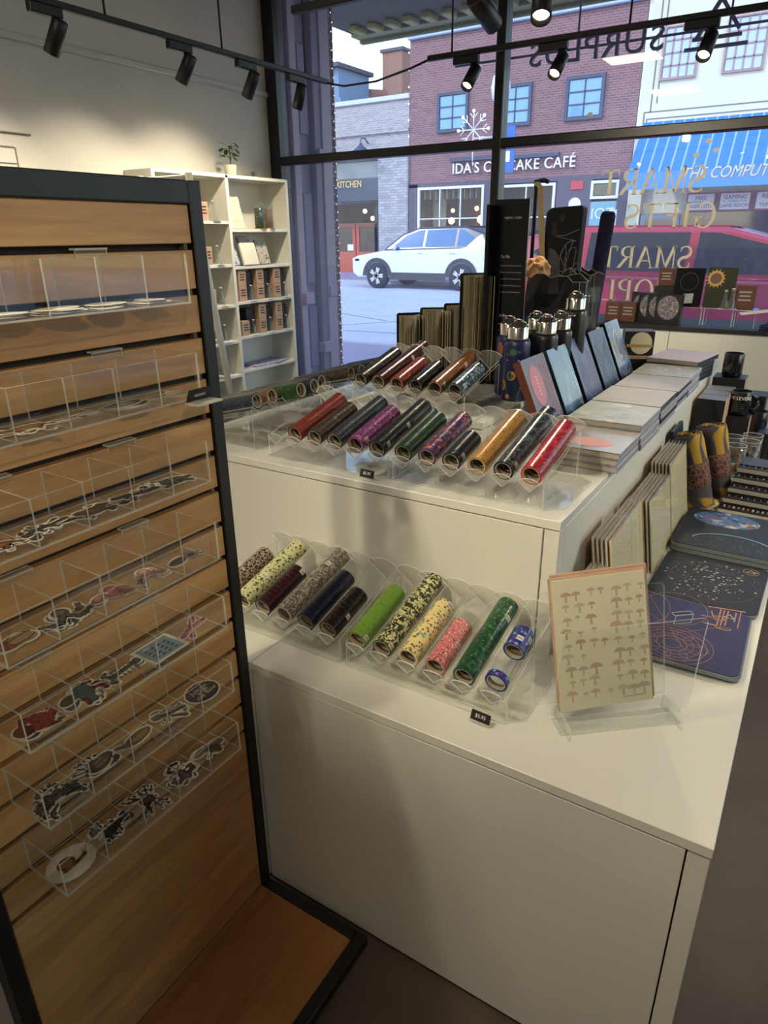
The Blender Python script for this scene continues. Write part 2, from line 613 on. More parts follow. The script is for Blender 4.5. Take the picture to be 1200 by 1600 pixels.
def glyph(mb, c, x, M):
    st = lambda p, w: stroke(mb, [(x + q[0], q[1]) for q in p], w, M)
    ser = lambda cx, y, w=.26: st([(cx - w / 2, y), (cx + w / 2, y)], .035)
    if c in 'TIFELPR':
        sx = .36 if c == 'T' else .16
        st([(sx, 0), (sx, 1)], TH); ser(sx, .018)
        if c == 'T':
            st([(0, .97), (.72, .97)], TN); st([(.02, .78), (.0, .99)], .04); st([(.70, .78), (.72, .99)], .04); return .72
        ser(sx, .982)
        if c == 'I': return .32
        if c in 'FE':
            st([(.1, .97), (.62, .97)], TN); st([(.61, .76), (.62, .99)], .04); st([(.16, .52), (.5, .52)], TN); st([(.5, .42), (.5, .62)], .035)
        if c in 'EL':
            st([(.1, .03), (.64, .03)], TN); st([(.62, .01), (.66, .26)], .04)
        if c in 'PR':
            p = [(.16, .97)] + arc(.34, .735, .27, .235, 90, -90) + [(.16, .5)]
            st(p, [TN] * 3 + [TN + (TH - TN) * math.sin(PI * k / 10) for k in range(11)] + [TN] * 3)
        if c == 'R':
            st([(.36, .5), (.72, .03)], TH); ser(.76, .018, .14); return .78
        return .66
    if c == 'A':
        st([(.07, 0), (.4, 1)], TN); st([(.4, 1), (.72, 0)], TH); st([(.2, .33), (.6, .33)], .045); ser(.07, .018, .22); ser(.72, .018, .24); return .8
    if c == 'M':
        st([(.1, 0), (.13, 1)], TN); st([(.13, 1), (.46, .05)], TH); st([(.46, .05), (.8, 1)], TN); st([(.8, 1), (.83, 0)], TH)
        ser(.1, .018, .22); ser(.83, .018); ser(.1, .982, .16); ser(.86, .982, .2); return .96
    if c in 'OG':
        a = arc(.42, .5, .36, .49, 40 if c == 'G' else 90, 320 if c == 'G' else 450, 24)
        st(a, [TN + (TH - TN) * abs(math.cos(math.atan2(q[1] - .5, q[0] - .42))) for q in a])
        if c == 'G':
            st([(.7, .05), (.7, .42)], TH); ser(.68, .42, .3); st([(.69, .7), (.71, .95)], .04)
        return .84
    if c == 'S':
        a = arc(.32, .74, .23, .235, 30, 265, 14)[:-1] + arc(.32, .26, .25, .24, 90, -150, 14)
        st(a, [TN + .0 if (k < 3 or k > 26) else TN + (TH - TN) * (math.sin(PI * (k - 3) / 23)) for k in range(len(a))])
        st([(.52, .74), (.53, .96)], .04); st([(.1, .04), (.11, .27)], .04)
        return .62
    return .5


LETT = clear('cream_vinyl', (.9, .85, .7), haze=.92, hazecol='#f2e8cf')
wl = thing('window_lettering', 'cream serif shop lettering stuck on the window glass, seen reversed from inside', 'lettering', (-.79, WY - .006, 1.38))
for word, x, z, h in (('SMART', -.775, 1.825, .15), ('GIFTS', -.69, 1.625, .145), ('SMART', -.785, 1.385, .135), ('PEOPLE', -.775, 1.175, .14)):
    mb = MB()
    adv = 0.0
    M0 = Matrix(((-h, 0, 0, x + .79), (0, 0, 1, 0), (0, h, 0, z - 1.38), (0, 0, 0, 1)))
    sp = {'GIFTS': .14, 'PEOPLE': .12}.get(word, .075)
    for ch_ in word:
        adv += glyph(mb, ch_, adv, M0) + sp
    mb.build('word', LETT, wl)
# white dots of a window decal above the lettering
dm = MB()
for x, z in ((-.93, 2.115), (-.79, 2.10), (-.85, 2.03), (-.74, 2.05), (-1.52, 2.30)):
    dm.prism(ell(x + .8, z - 2.1, .018, .012), 0, .0012, 0, 0, frame((0, 0, 0), (1, 0, 0), (0, 0, 1)))
tag(dm.build('window_decal', LETT, None, (-.8, WY - .006, 2.1)), 'small cream dots stuck on the glass above the lettering', 'decal')
# ------------------------------------------------------------------ street outside
ASPH = mat('asphalt', '#b3b9cc', .75, var=.08, vscale=.8)
PAVE = mat('pavement', '#8d86a0', .8, var=.08, vscale=2)
CURB = mat('curb_stone', '#a3a3ad', .8)
struct(B('street', -60, 40, 9.0, 21.6, -.1, 0, ASPH))
struct(B('sidewalk_near', -60, 40, WY + .1, 8.85, -.1, .06, PAVE))
struct(B('kerb_near', -60, 40, 8.85, 9.0, -.1, .06, CURB))
struct(B('kerb_far', -60, 40, 21.6, 21.75, -.1, .1, CURB))
struct(B('sidewalk_far', -60, 40, 21.75, 26.2, -.1, .1, PAVE))
crk = MB()
for (x0, y0, x1, y1) in ((-9, 9.3, -6, 14), (-7.5, 12, -14, 15), (-12, 10, -5, 10.6)):
    a, b = Vector((x0, y0, .002)), Vector((x1, y1, .002)); n = Vector((-(b - a).y, (b - a).x, 0)).normalized() * .03
    crk.add([a + n, b + n, b - n, a - n], [(0, 3, 2, 1)])
struct(crk.build('road_seam', mat('road_tar', '#70768c', .7)))

# the shop's own painted pilaster, canopy and sign
PIL = mat('grey_violet_paint', '#a79fab', .6)
PIL2 = mat('shaded_violet_paint', '#77748a', .6)  # same paint darkened to stand in for the shadowed groove
pl = struct(thing('pilaster', 'x', 'x', (-4.3, 5.25, 0)))
for k in ('label', 'category'):
    del pl[k]
def PB(nm, x0, x1, y0, y1, z0, z1, m=PIL, ch=.006):
    B(nm, x0 + 4.3, x1 + 4.3, y0 - 5.25, y1 - 5.25, z0, z1, m, pl, ch)
PB('core', -4.7, -4.06, 4.97, 5.5, 0, 3.42, PIL2)
PB('stile', -4.06, -4.02, 5.0, 5.09, 0, 3.42)
PB('stile', -4.06, -4.0, 5.27, 5.36, 0, 3.42, PIL2)
PB('stile', -4.06, -3.985, 5.36, 5.5, 0, 3.42)
for z0, z1 in ((.45, 1.0), (1.2, 1.95), (2.4, 3.05)):
    PB('panel', -4.06, -4.035, 5.12, 5.24, z0, z1, PIL2)
for y, z in ((5.06, 1.08), (5.42, 1.12), (5.3, .62), (5.34, 2.25)):
    PB('block', -4.06, -3.97, y - .05, y + .07, z - .05, z + .05, PIL)
PB('brick_return', -4.5, -3.99, 5.505, 5.56, 0, 3.42, brickmat('warm_brick', '#8c6a5c', '#765648', '#a79a92'), 0)
sl = thing('string_lights', 'string of tiny white bulbs running down the brick edge outside', 'lights', (-3.985, 5.53, .3))
MB().tube([(0, 0, .02), (0.004, .0, 1.2), (0, 0, 3.1)], .004, 5).build('wire', BLACKM, sl)
bulb = None
EM_B = mat('tiny_bulb', '#fff3dc', .4, emit='#fff0d8', estr=1.6)
for k in range(46):
    if bulb is None:
        bulb = MB().ball((0, 0, 0), .0055, seg=6, rings=4).build('bulb', EM_B, sl, (.01, .006, .05))
    else:
        c = bulb.copy(); COL.objects.link(c); c.location = (.01 - .004 * (k % 2), .006 * (-1) ** k, .05 + k * .066)

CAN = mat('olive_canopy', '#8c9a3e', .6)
cn = thing('canopy', 'olive green canopy with ribbed underside above the shop front', 'canopy', (-1, 6, 3.5))
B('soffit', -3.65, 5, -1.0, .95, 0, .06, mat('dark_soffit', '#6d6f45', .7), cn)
B('fascia', -3.65, 5, .95, 1.02, -.06, .3, CAN, cn, .01)
B('lip', -3.65, 5, .80, .95, -.03, 0, mat('lime_paint', '#aab45c', .5), cn, .005)
rib = None
for k in range(42):
    if rib is None:
        rib = B('rib', 0, .09, .55, .74, -.05, 0, mat('lime_rib', '#c9cc62', .5), cn, .01)
        rib.location = (-3.5, 0, 0)
    else:
        c = rib.copy(); COL.objects.link(c); c.location = (-3.5 + k * .2, 0, 0)

sg = thing('hanging_sign', 'black cut-out shop sign letters hanging outside above the glass, seen from behind', 'sign', (-1.5, 5.3, 2.7))
SGM = mat('sign_black', '#1a1b22', .5)
MS = frame((-.16, 0, .045), (-1, 0, 0), (0, 0, 1))
text('lettering', 'SURPLUS', .205, SGM, sg, MS, extrude=.012, sx=1.03, space=1.12)
MB().tube([(-1.2, 0.02, .06), (1.6, .02, .06)], .008, 6).build('rod', SGM, sg)
for x in (-.28, .66):
    MB().tube([(x, .02, .06), (x, .02, .79)], .007, 6).build('hanger', SGM, sg)
tri = MB()
MT = frame((.62, 0, .07), (1, 0, 0), (0, 0, 1))
for a, b, w in (((-.14, -.06), (-.02, .14), .022), ((.1, -.03), (-.02, .14), .022), ((-.16, -.06), (.12, -.06), .018), ((-.2, -.11), (.16, -.11), .018)):
    d = Vector((b[0] - a[0], b[1] - a[1])).normalized(); n = Vector((-d.y, d.x)) * w / 2
    tri.prism([(a[0] + n.x, a[1] + n.y), (b[0] + n.x, b[1] + n.y), (b[0] - n.x, b[1] - n.y), (a[0] - n.x, a[1] - n.y)], -.012, .012, 0, 0, MT)
tri.build('triangle_emblem', SGM, sg)

# --- facades across the street
FY = 26.0
REDB = brickmat('plum_brick', '#7d5a5e', '#6b4a50', '#8f7f86')
TANB = brickmat('tan_brick', '#9c9aa0', '#85828a', '#b2b2ba')
WFR = mat('white_frame', '#d5daea', .5)
NAVYF = mat('slate_frame', '#3b4663', .5)
SKYG = mat('sky_glass', '#6f9cc4', .06, spec=.9)
DKG = mat('dark_glass', '#1c2230', .08, spec=.9)
CHAR = mat('charcoal_paint', '#4c4a5c', .6)


def sash(parent, x0, x1, z0, z1, y, fr, gl, nx, nz, fw=.1, name='window'):
    """framed window as a part, each pane a sub-part"""
    w = MB()
    w.box(x0, x1, y - .08, y + .02, z0, z0 + fw, 0); w.box(x0, x1, y - .08, y + .02, z1 - fw, z1, 0)
    w.box(x0, x0 + fw, y - .08, y + .02, z0 + fw, z1 - fw, 0); w.box(x1 - fw, x1, y - .08, y + .02, z0 + fw, z1 - fw, 0)
    dx, dz = (x1 - x0 - 2 * fw) / nx, (z1 - z0 - 2 * fw) / nz
    for i in range(1, nx):
        w.box(x0 + fw + i * dx - .02, x0 + fw + i * dx + .02, y - .06, y + .02, z0 + fw, z1 - fw, 0)
    for j in range(1, nz):
        w.box(x0 + fw, x1 - fw, y - .06, y + .02, z0 + fw + j * dz - .02, z0 + fw + j * dz + .02, 0)
    o = w.build(name, fr, parent)
    for i in range(nx):
        for j in range(nz):
            MB().box(x0 + fw + i * dx + .02, x0 + fw + (i + 1) * dx - .02, y - .03, y - .015, z0 + fw + j * dz + .02, z0 + fw + (j + 1) * dz - .02).build('pane', gl, o)
    return o


# red brick cafe building
rb = thing('building', 'plum-coloured brick building with white shop lettering and dark ground floor', 'building', (0, FY, 0), group='shop fronts across the street')
rb['group'] = 'shop fronts across the street'
B('brick_wall', -15.1, -6.52, 0, 8, 3.45, 8.35, REDB, rb)
B('cornice', -15.15, -6.5, -.15, .1, 8.3, 8.55, mat('lit_cornice', '#9fb4d8', .6), rb, .03)  # pale blue tone stands in for light on the cornice edge
MB().box(-15.1, -6.52, -.06, 8, 0, 1.05).box(-15.1, -14.7, -.06, .3, 1.05, 3.45).box(-15.1, -6.52, -.06, .3, 3.33, 3.47).box(-11.82, -11.3, -.06, .3, 1.05, 3.33) \
    .box(-9.0, -7.75, -.06, .3, 1.05, 3.33).box(-6.85, -6.52, -.06, .3, 1.05, 3.33).box(-15.1, -6.52, 2.4, 2.6, 0, 3.4).build('storefront', CHAR, rb)
for x0, x1 in ((-13.88, -12.6), (-11.36, -10.17), (-8.95, -7.64)):
    sash(rb, x0, x1, 5.17, 6.48, -.02, NAVYF, SKYG, 2, 3)
CLR = clear('shop_glass', (.8, .85, .9), refl=.8)
sash(rb, -14.68, -11.82, 1.05, 3.33, -.02, WFR, CLR, 3, 2, .09, 'shop_window')
sash(rb, -11.25, -9.05, 1.05, 3.28, -.02, WFR, CLR, 2, 2, .09, 'shop_window')
sash(rb, -7.78, -6.82, 2.7, 3.28, -.02, WFR, DKG, 1, 1, .09, 'shop_window')
tl = B('teal_panel', -7.75, -6.85, -.05, .02, 1.2, 2.62, mat('teal_glass', '#5f9ab5', .2), rb)
text('sign_text', 'IOT', .5, mat('pale_lettering', '#c9d3d0', .6), rb, frame((-7.3, -.06, 2.22), (1, 0, 0), (0, 0, 1)))
B('pale_post', -7.0, -6.8, -.1, .02, 1.05, 2.35, WFR, rb)
B('red_notice', -8.5, -8.05, -.1, -.04, 3.02, 3.3, mat('red_notice', '#b03a4a', .5), rb, .01)
MB().lathe([(.22, 0), (.22, .04)], 20, 0, frame((-8.3, -.07, 2.55), (1, 0, 0), (0, 0, 1))).build('round_badge', WFR, rb)
B('paper_notice', -8.6, -7.95, -.09, -.05, 1.3, 1.7, WFR, rb)
vl = MB()
for k in range(22):
    vl.box(-14.55 + k * .125, -14.55 + k * .125 + .07, .2, .26, 2.9, 3.24, k % 2)
vl.build('striped_valance', [mat('valance_a', '#a99a84', .8), mat('valance_b', '#5a4d42', .8)], rb)
B('interior_wall', -13.0, -12.6, 1.5, 1.7, 1, 3, mat('rust_wall', '#7a3f33', .8), rb)
B('interior_screen', -14.5, -13.95, .9, 1.0, 1, 3.2, mat('cream_screen', '#b9b196', .8), rb)
BULB = mat('warm_bulb', '#ffd9a0', .4, emit='#ffc680', estr=7)
for x, z, r_ in ((-13.55, 2.5, .08), (-13.3, 1.8, .07), (-12.5, 2.55, .09), (-12.3, 2.15, .16), (-12.1, 1.75, .07), (-11.0, 2.5, .07), (-13.6, 2.12, .13)):
    MB().ball((x, .8, z), r_, seg=10, rings=6).build('lamp_globe', BULB, rb)
B('sign_shelf', -13.25, -11.2, -.2, 0, 4.16, 4.28, NAVYF, rb)
B('sign_shelf', -11.1, -9.0, -.2, 0, 4.12, 4.24, NAVYF, rb)
text('sign_lettering', "IDA'S CUPCAKE CAF\u00c9", .50, mat('white_sign', '#e3e4ee', .5), rb, frame((-10.78, -.1, 3.9), (1, 0, 0), (0, 0, 1)), extrude=.04, sx=.94, space=1.06)
ring = MB()
for k in range(16):
    a, b = 2 * PI * k / 16, 2 * PI * (k + 1) / 16
    ring.prism([(-10.95 + .18 * math.cos(a), 4.55 + .3 * math.sin(a)), (-10.95 + .18 * math.cos(b), 4.55 + .3 * math.sin(b)), (-10.95 + .1 * math.cos(b), 4.55 + .22 * math.sin(b)), (-10.95 + .1 * math.cos(a), 4.55 + .22 * math.sin(a))], 0, .05, 0, 0, frame((0, -.06, 0), (1, 0, 0), (0, 0, 1)))
ring.build('loop_emblem', mat('white_sign', '#e3e4ee', .5), rb)
for k in range(7):
    MB().ball((-15.08, -.12, 4.6 + k * .55), .03, seg=8, rings=5).build('festoon_bulb', EM_B, rb)

# cream stucco computer shop
CREAM = mat('cream_stucco', '#c8c9bb', .85, var=.05, vscale=.6)
cb = thing('building', 'cream stucco building with a blue striped awning over the shop', 'building', (0, FY, 0), group='shop fronts across the street')
B('stucco_wall', -6.5, 3, 0, 8, 3.4, 9.6, CREAM, cb)
MB().box(-6.5, -6.05, -.05, 8, 0, 3.4).box(-6.05, 3, .3, 8, 0, 3.4).build('ground_wall', CREAM, cb)
gr = MB()
for x in (-6.12, -5.95):
    gr.box(x, x + .035, -.015, .02, 5.2 if x < -6 else 5.45, 9.5)
for z, x in ((5.2, -6.3), (5.0, -6.2)):
    gr.box(x, 3, -.015, .02, z, z + .03)
gr.box(-6.3, -6.265, -.015, .02, 3.6, 5.2); gr.box(-6.2, -6.165, -.015, .02, 3.6, 5.0)
gr.build('groove', mat('stucco_groove', '#6d6f6c', .9), cb)
PINKF = mat('rose_frame', '#9a7f88', .6)
PALEG = mat('pale_glass', '#a9bcd6', .12, spec=.8)
for x0, x1 in ((-5.93, -4.86), (-4.13, -3.0), (-2.3, -1.2)):
    sash(cb, x0, x1, 6.05, 7.5, .0, PINKF, PALEG, 4, 4, .05)
# awning: sloped, striped strip by strip
AW = [mat('awning_blue', '#1f6fd0', .6), mat('awning_pale', '#7fa6dd', .6)]
aw = thing('awning', 'blue awning with thin pale stripes across the street', 'awning', (0, FY, 0))
x, k = -6.25, 0
while x < 2.2:
    w = .27 if k % 2 == 0 else .05
    q = MB()
    q.add([(x, -.02, 4.92), (x + w, -.02, 4.92), (x + w + .1, -1.8, 3.32), (x + .1, -1.8, 3.32), (x, -.02, 4.88), (x + w, -.02, 4.88), (x + w + .1, -1.76, 3.28), (x + .1, -1.76, 3.28)],
          [(0, 3, 2, 1), (4, 5, 6, 7), (0, 1, 5, 4), (3, 7, 6, 2), (0, 4, 7, 3), (1, 2, 6, 5)])
    q.build('stripe_panel', AW[k % 2], aw)
    x += w; k += 1
B('valance', -6.15, 2.3, -1.82, -1.78, 2.85, 3.33, mat('valance_blue', '#3f7fd2', .6), aw)
text('lettering', 'THE COMPUTER', .44, mat('gold_lettering', '#c2b48c', .5), aw, frame((-4.55, -1.83, 3.0), (1, 0, 0), (0, 0, 1)), extrude=.01, ax='LEFT', ay='BOTTOM', sx=.85, shear=.3)
for i, (x0, x1, ls) in enumerate(((-4.62, -3.74, ('FREE', '15 MINUTE IN-SHOP', 'DIAGNOSTIC')), (-3.64, -2.70, ('GAMING', 'PC / CONSOLE / MTG', 'GAME ROOM')), (-2.6, -1.7, ('REPAIR', '', 'TUNE-UP')))):
    s_ = thing('shop_sign', ('white sign in red frame under awning reading FREE DIAGNOSTIC', 'white sign in red frame under awning reading GAMING GAME ROOM', 'white sign in red frame under awning starting with REP')[i], 'sign', ((x0 + x1) / 2, 26.05, 2.5), group='signs under the awning')
    w = (x1 - x0) / 2
    B('frame', -w, w, 0, .05, -.28, .28, mat('dull_red', '#8a3f47', .6), s_)
    B('face', -w + .045, w - .045, -.012, 0, -.235, .235, mat('sign_white', '#c3c6d2', .6), s_)
    for l_, z, sz in zip(ls, (.12, 0, -.13), (.17, .07, .15)):
        if l_:
            text('lettering', l_, sz, mat('sign_ink', '#353a4c', .6), s_, frame((0, -.016, z), (1, 0, 0), (0, 0, 1)))
MB().box(-6.05, 3, .1, .28, 0, 2.2).build('shop_glazing', DKG, cb)
B('door_frame', -6.0, -4.75, .0, .1, 0, 2.15, mat('steel_frame', '#6c7890', .5), cb)
B('door_glass', -5.85, -4.9, -.03, 0, .1, 2.0, DKG, cb)
text('door_number', '13', .2, WFR, cb, frame((-5.35, -.05, 2.35), (1, 0, 0), (0, 0, 1)))
B('brick_panel', -4.5, -4.0, .0, .1, 1.1, 1.75, REDB, cb)
B('shop_poster', -5.55, -5.2, -.06, -.035, 1.35, 1.7, WFR, cb)

# tan brick kitchen restaurant, left
kb = thing('building', 'grey painted brick building with gold lettering and an orange-red entrance', 'building', (0, FY, 0), group='shop fronts across the street')
B('brick_wall', -26, -15.13, 0, 8, 4.5, 6.45, TANB, kb)
B('parapet_cap', -26, -15.1, -.1, .3, 6.45, 6.62, mat('pale_coping', '#b9c2d4', .7), kb, .02)
B('ledge', -26, -15.13, -.1, .0, 5.35, 5.47, TANB, kb)
B('brick_pier', -16.52, -15.13, -.12, 8, 0, 4.5, brickmat('pale_brick', '#a9a9b3', '#8c8b97', '#70707c', .3, .1), kb)
B('lintel', -26, -16.52, -.05, .4, 4.42, 4.5, CHAR, kb)
B('transom_glass', -26, -16.52, .05, .15, 3.62, 4.42, mat('grey_glass', '#6d7683', .1, spec=.8), kb)
B('sign_board', -26, -16.52, -.05, .2, 2.95, 3.8, mat('slate_board', '#424a58', .6), kb)
text('sign_lettering', 'KITCHEN', .36, mat('gold_sign', '#d8bc86', .4), kb, frame((-17.35, -.08, 3.58), (1, 0, 0), (0, 0, 1)), ax='RIGHT', extrude=.02, space=1.0, sx=.84)
B('back_wall', -26, -16.52, 3, 3.1, 0, 3, mat('dim_interior', '#20242c', .8), kb)
MB().box(-19.2, -16.55, .1, .16, 1.9, 2.95).build('glazing', CLR, kb)
ORG = mat('orange_red_door', '#a84f3c', .6)
for x0 in (-19.1, -17.95):
    d_ = MB()
    d_.box(x0, x0 + 1.1, .3, .42, 0, .95, 0); d_.box(x0, x0 + 1.1, .3, .42, 1.95, 2.1, 0)
    for xx in (x0, x0 + .95):
        d_.box(xx, xx + .15, .3, .42, .95, 1.95, 0)
    d_ = d_.build('entrance_door', ORG, kb)
    MB().box(x0 + .15, x0 + .95, .34, .36, .95, 1.95).build('pane', DKG, d_)
B('door_notice', -18.4, -18.1, .27, .3, 1.0, 1.25, WFR, kb)
B('side_panel', -17.0, -16.55, .3, .45, 0, 2.9, mat('dark_trim', '#3c424e', .6), kb)
for x, z in ((-18.2, 2.6), (-17.1, 2.65), (-17.8, 2.3)):
    MB().ball((x, 1.4, z), .1, seg=8, rings=5).build('lamp_globe', BULB, kb)
for i, (x, lb) in enumerate(((-17.05, 'goose-neck barn lamp on the grey brick, nearer to the pier'), (-18.65, 'goose-neck barn lamp on the grey brick beside the window pilaster'))):
    gl_ = thing('barn_lamp', lb, 'lamp', (x, FY, 5.0), group='barn lamps on the grey brick')
    MB().tube([(0, 0, .05), (0, -.25, .22), (0, -.5, .2), (0, -.55, 0)], .025, 6).build('arm', NAVYF, gl_)
    MB().lathe([(.05, .02), (.1, -.08), (.34, -.26), (.36, -.32)], 18, 0, Matrix.Translation((0, -.55, 0))).build('shade', NAVYF, gl_)

# houses further back
OB = mat('orange_stucco', '#8c6a5e', .8, var=.06, vscale=.5)
bh = thing('house', 'orange stucco house with a chimney behind the grey brick building', 'house', (-22.4, 38.5, 0))
B('wall', -6, 3.2, 0, 6, 0, 8.6, OB, bh)
MB().add([(-6, -.2, 8.6), (3.2, -.2, 8.6), (3.2, 6, 8.6), (-6, 6, 8.6), (-6, -.2, 10.0), (-6, 6, 10.0)], [(0, 1, 4), (3, 5, 2), (4, 1, 2, 5), (0, 4, 5, 3), (0, 3, 2, 1)]).build('gable', OB, bh)
B('chimney', -1.6, -.3, -.3, 1, 7, 11.1, OB, bh)
B('chimney_cap', -1.7, -.2, -.4, 1.1, 11.1, 11.25, CHAR, bh)
sash(bh, -2.5, -1.9, 8.0, 8.7, -.02, CHAR, DKG, 1, 1, .08)
gh = thing('house', 'blue-grey house top with jutting eaves beside the window pilaster', 'house', (-25.4, 35, 0))
B('wall', -2, .6, 0, 3, 0, 10.0, mat('blue_grey_wall', '#6c86a8', .8), gh)
B('eaves', -2.3, .8, -.3, 3.2, 10.0, 10.2, CHAR, gh)
B('balcony', -2, 1.2, -.7, 0, 8.2, 8.45, mat('blue_grey_wall', '#6c86a8', .8), gh)

# lamp post with banner, and lit snowflake
lp = thing('street_lamp', 'grey street lamp post with globe and blue banner', 'street lamp', (-9.75, 22.3, .1))
POLE = mat('pole_grey', '#5a5f72', .5)
MB().lathe([(.16, 0), (.14, .3), (.08, .5), (.06, 5.0), (.13, 5.05), (.16, 5.2), (.05, 5.22)], 14).build('pole', POLE, lp)
MB().lathe([(.12, 5.2), (.25, 5.35), (.3, 5.65), (.24, 5.95), (.06, 6.1), (.01, 6.25)], 16).build('globe', mat('milk_globe', '#cfd6e6', .3), lp)
B('banner', .08, .56, -.02, .02, 3.3, 4.6, mat('banner_blue', '#2f62b4', .6), lp)
B('banner_mark', .2, .42, -.03, -.021, 3.6, 3.9, WFR, lp)
for z in (3.28, 4.62):
    MB().tube([(0, 0, z), (.6, 0, z)], .02, 6).build('bracket', POLE, lp)
sf = thing('snowflake_decoration', 'white snowflake street decoration fixed beside the lamp post', 'decoration', (-10.62, 22.3, 4.68))
sm_ = MB()
for k in range(8):
    a = 2 * PI * k / 8
    e = Vector((math.cos(a) * .5, 0, math.sin(a) * .5))
    sm_.tube([(0, 0, 0), e], .018, 5)
    for s in (-1, 1):
        sm_.tube([e * .62, e * .62 + Vector((math.cos(a + s * .7) * .2, 0, math.sin(a + s * .7) * .2))], .015, 5)
sm_.tube([(0, 0, -.9), (0, 0, -.4)], .02, 5)
sm_.tube([(0, .02, -.25), (.75, .02, -.25)], .02, 5)
sm_.build('flake', WFR, sf)
fb = None
for k in range(8):
    a = 2 * PI * k / 8
    p = (math.cos(a) * .52, -.02, math.sin(a) * .52)
    if fb is None:
        fb = MB().ball((0, 0, 0), .05, seg=8, rings=5).build('bulb', EM_B, sf, p)
    else:
        c = fb.copy(); COL.objects.link(c); c.location = p


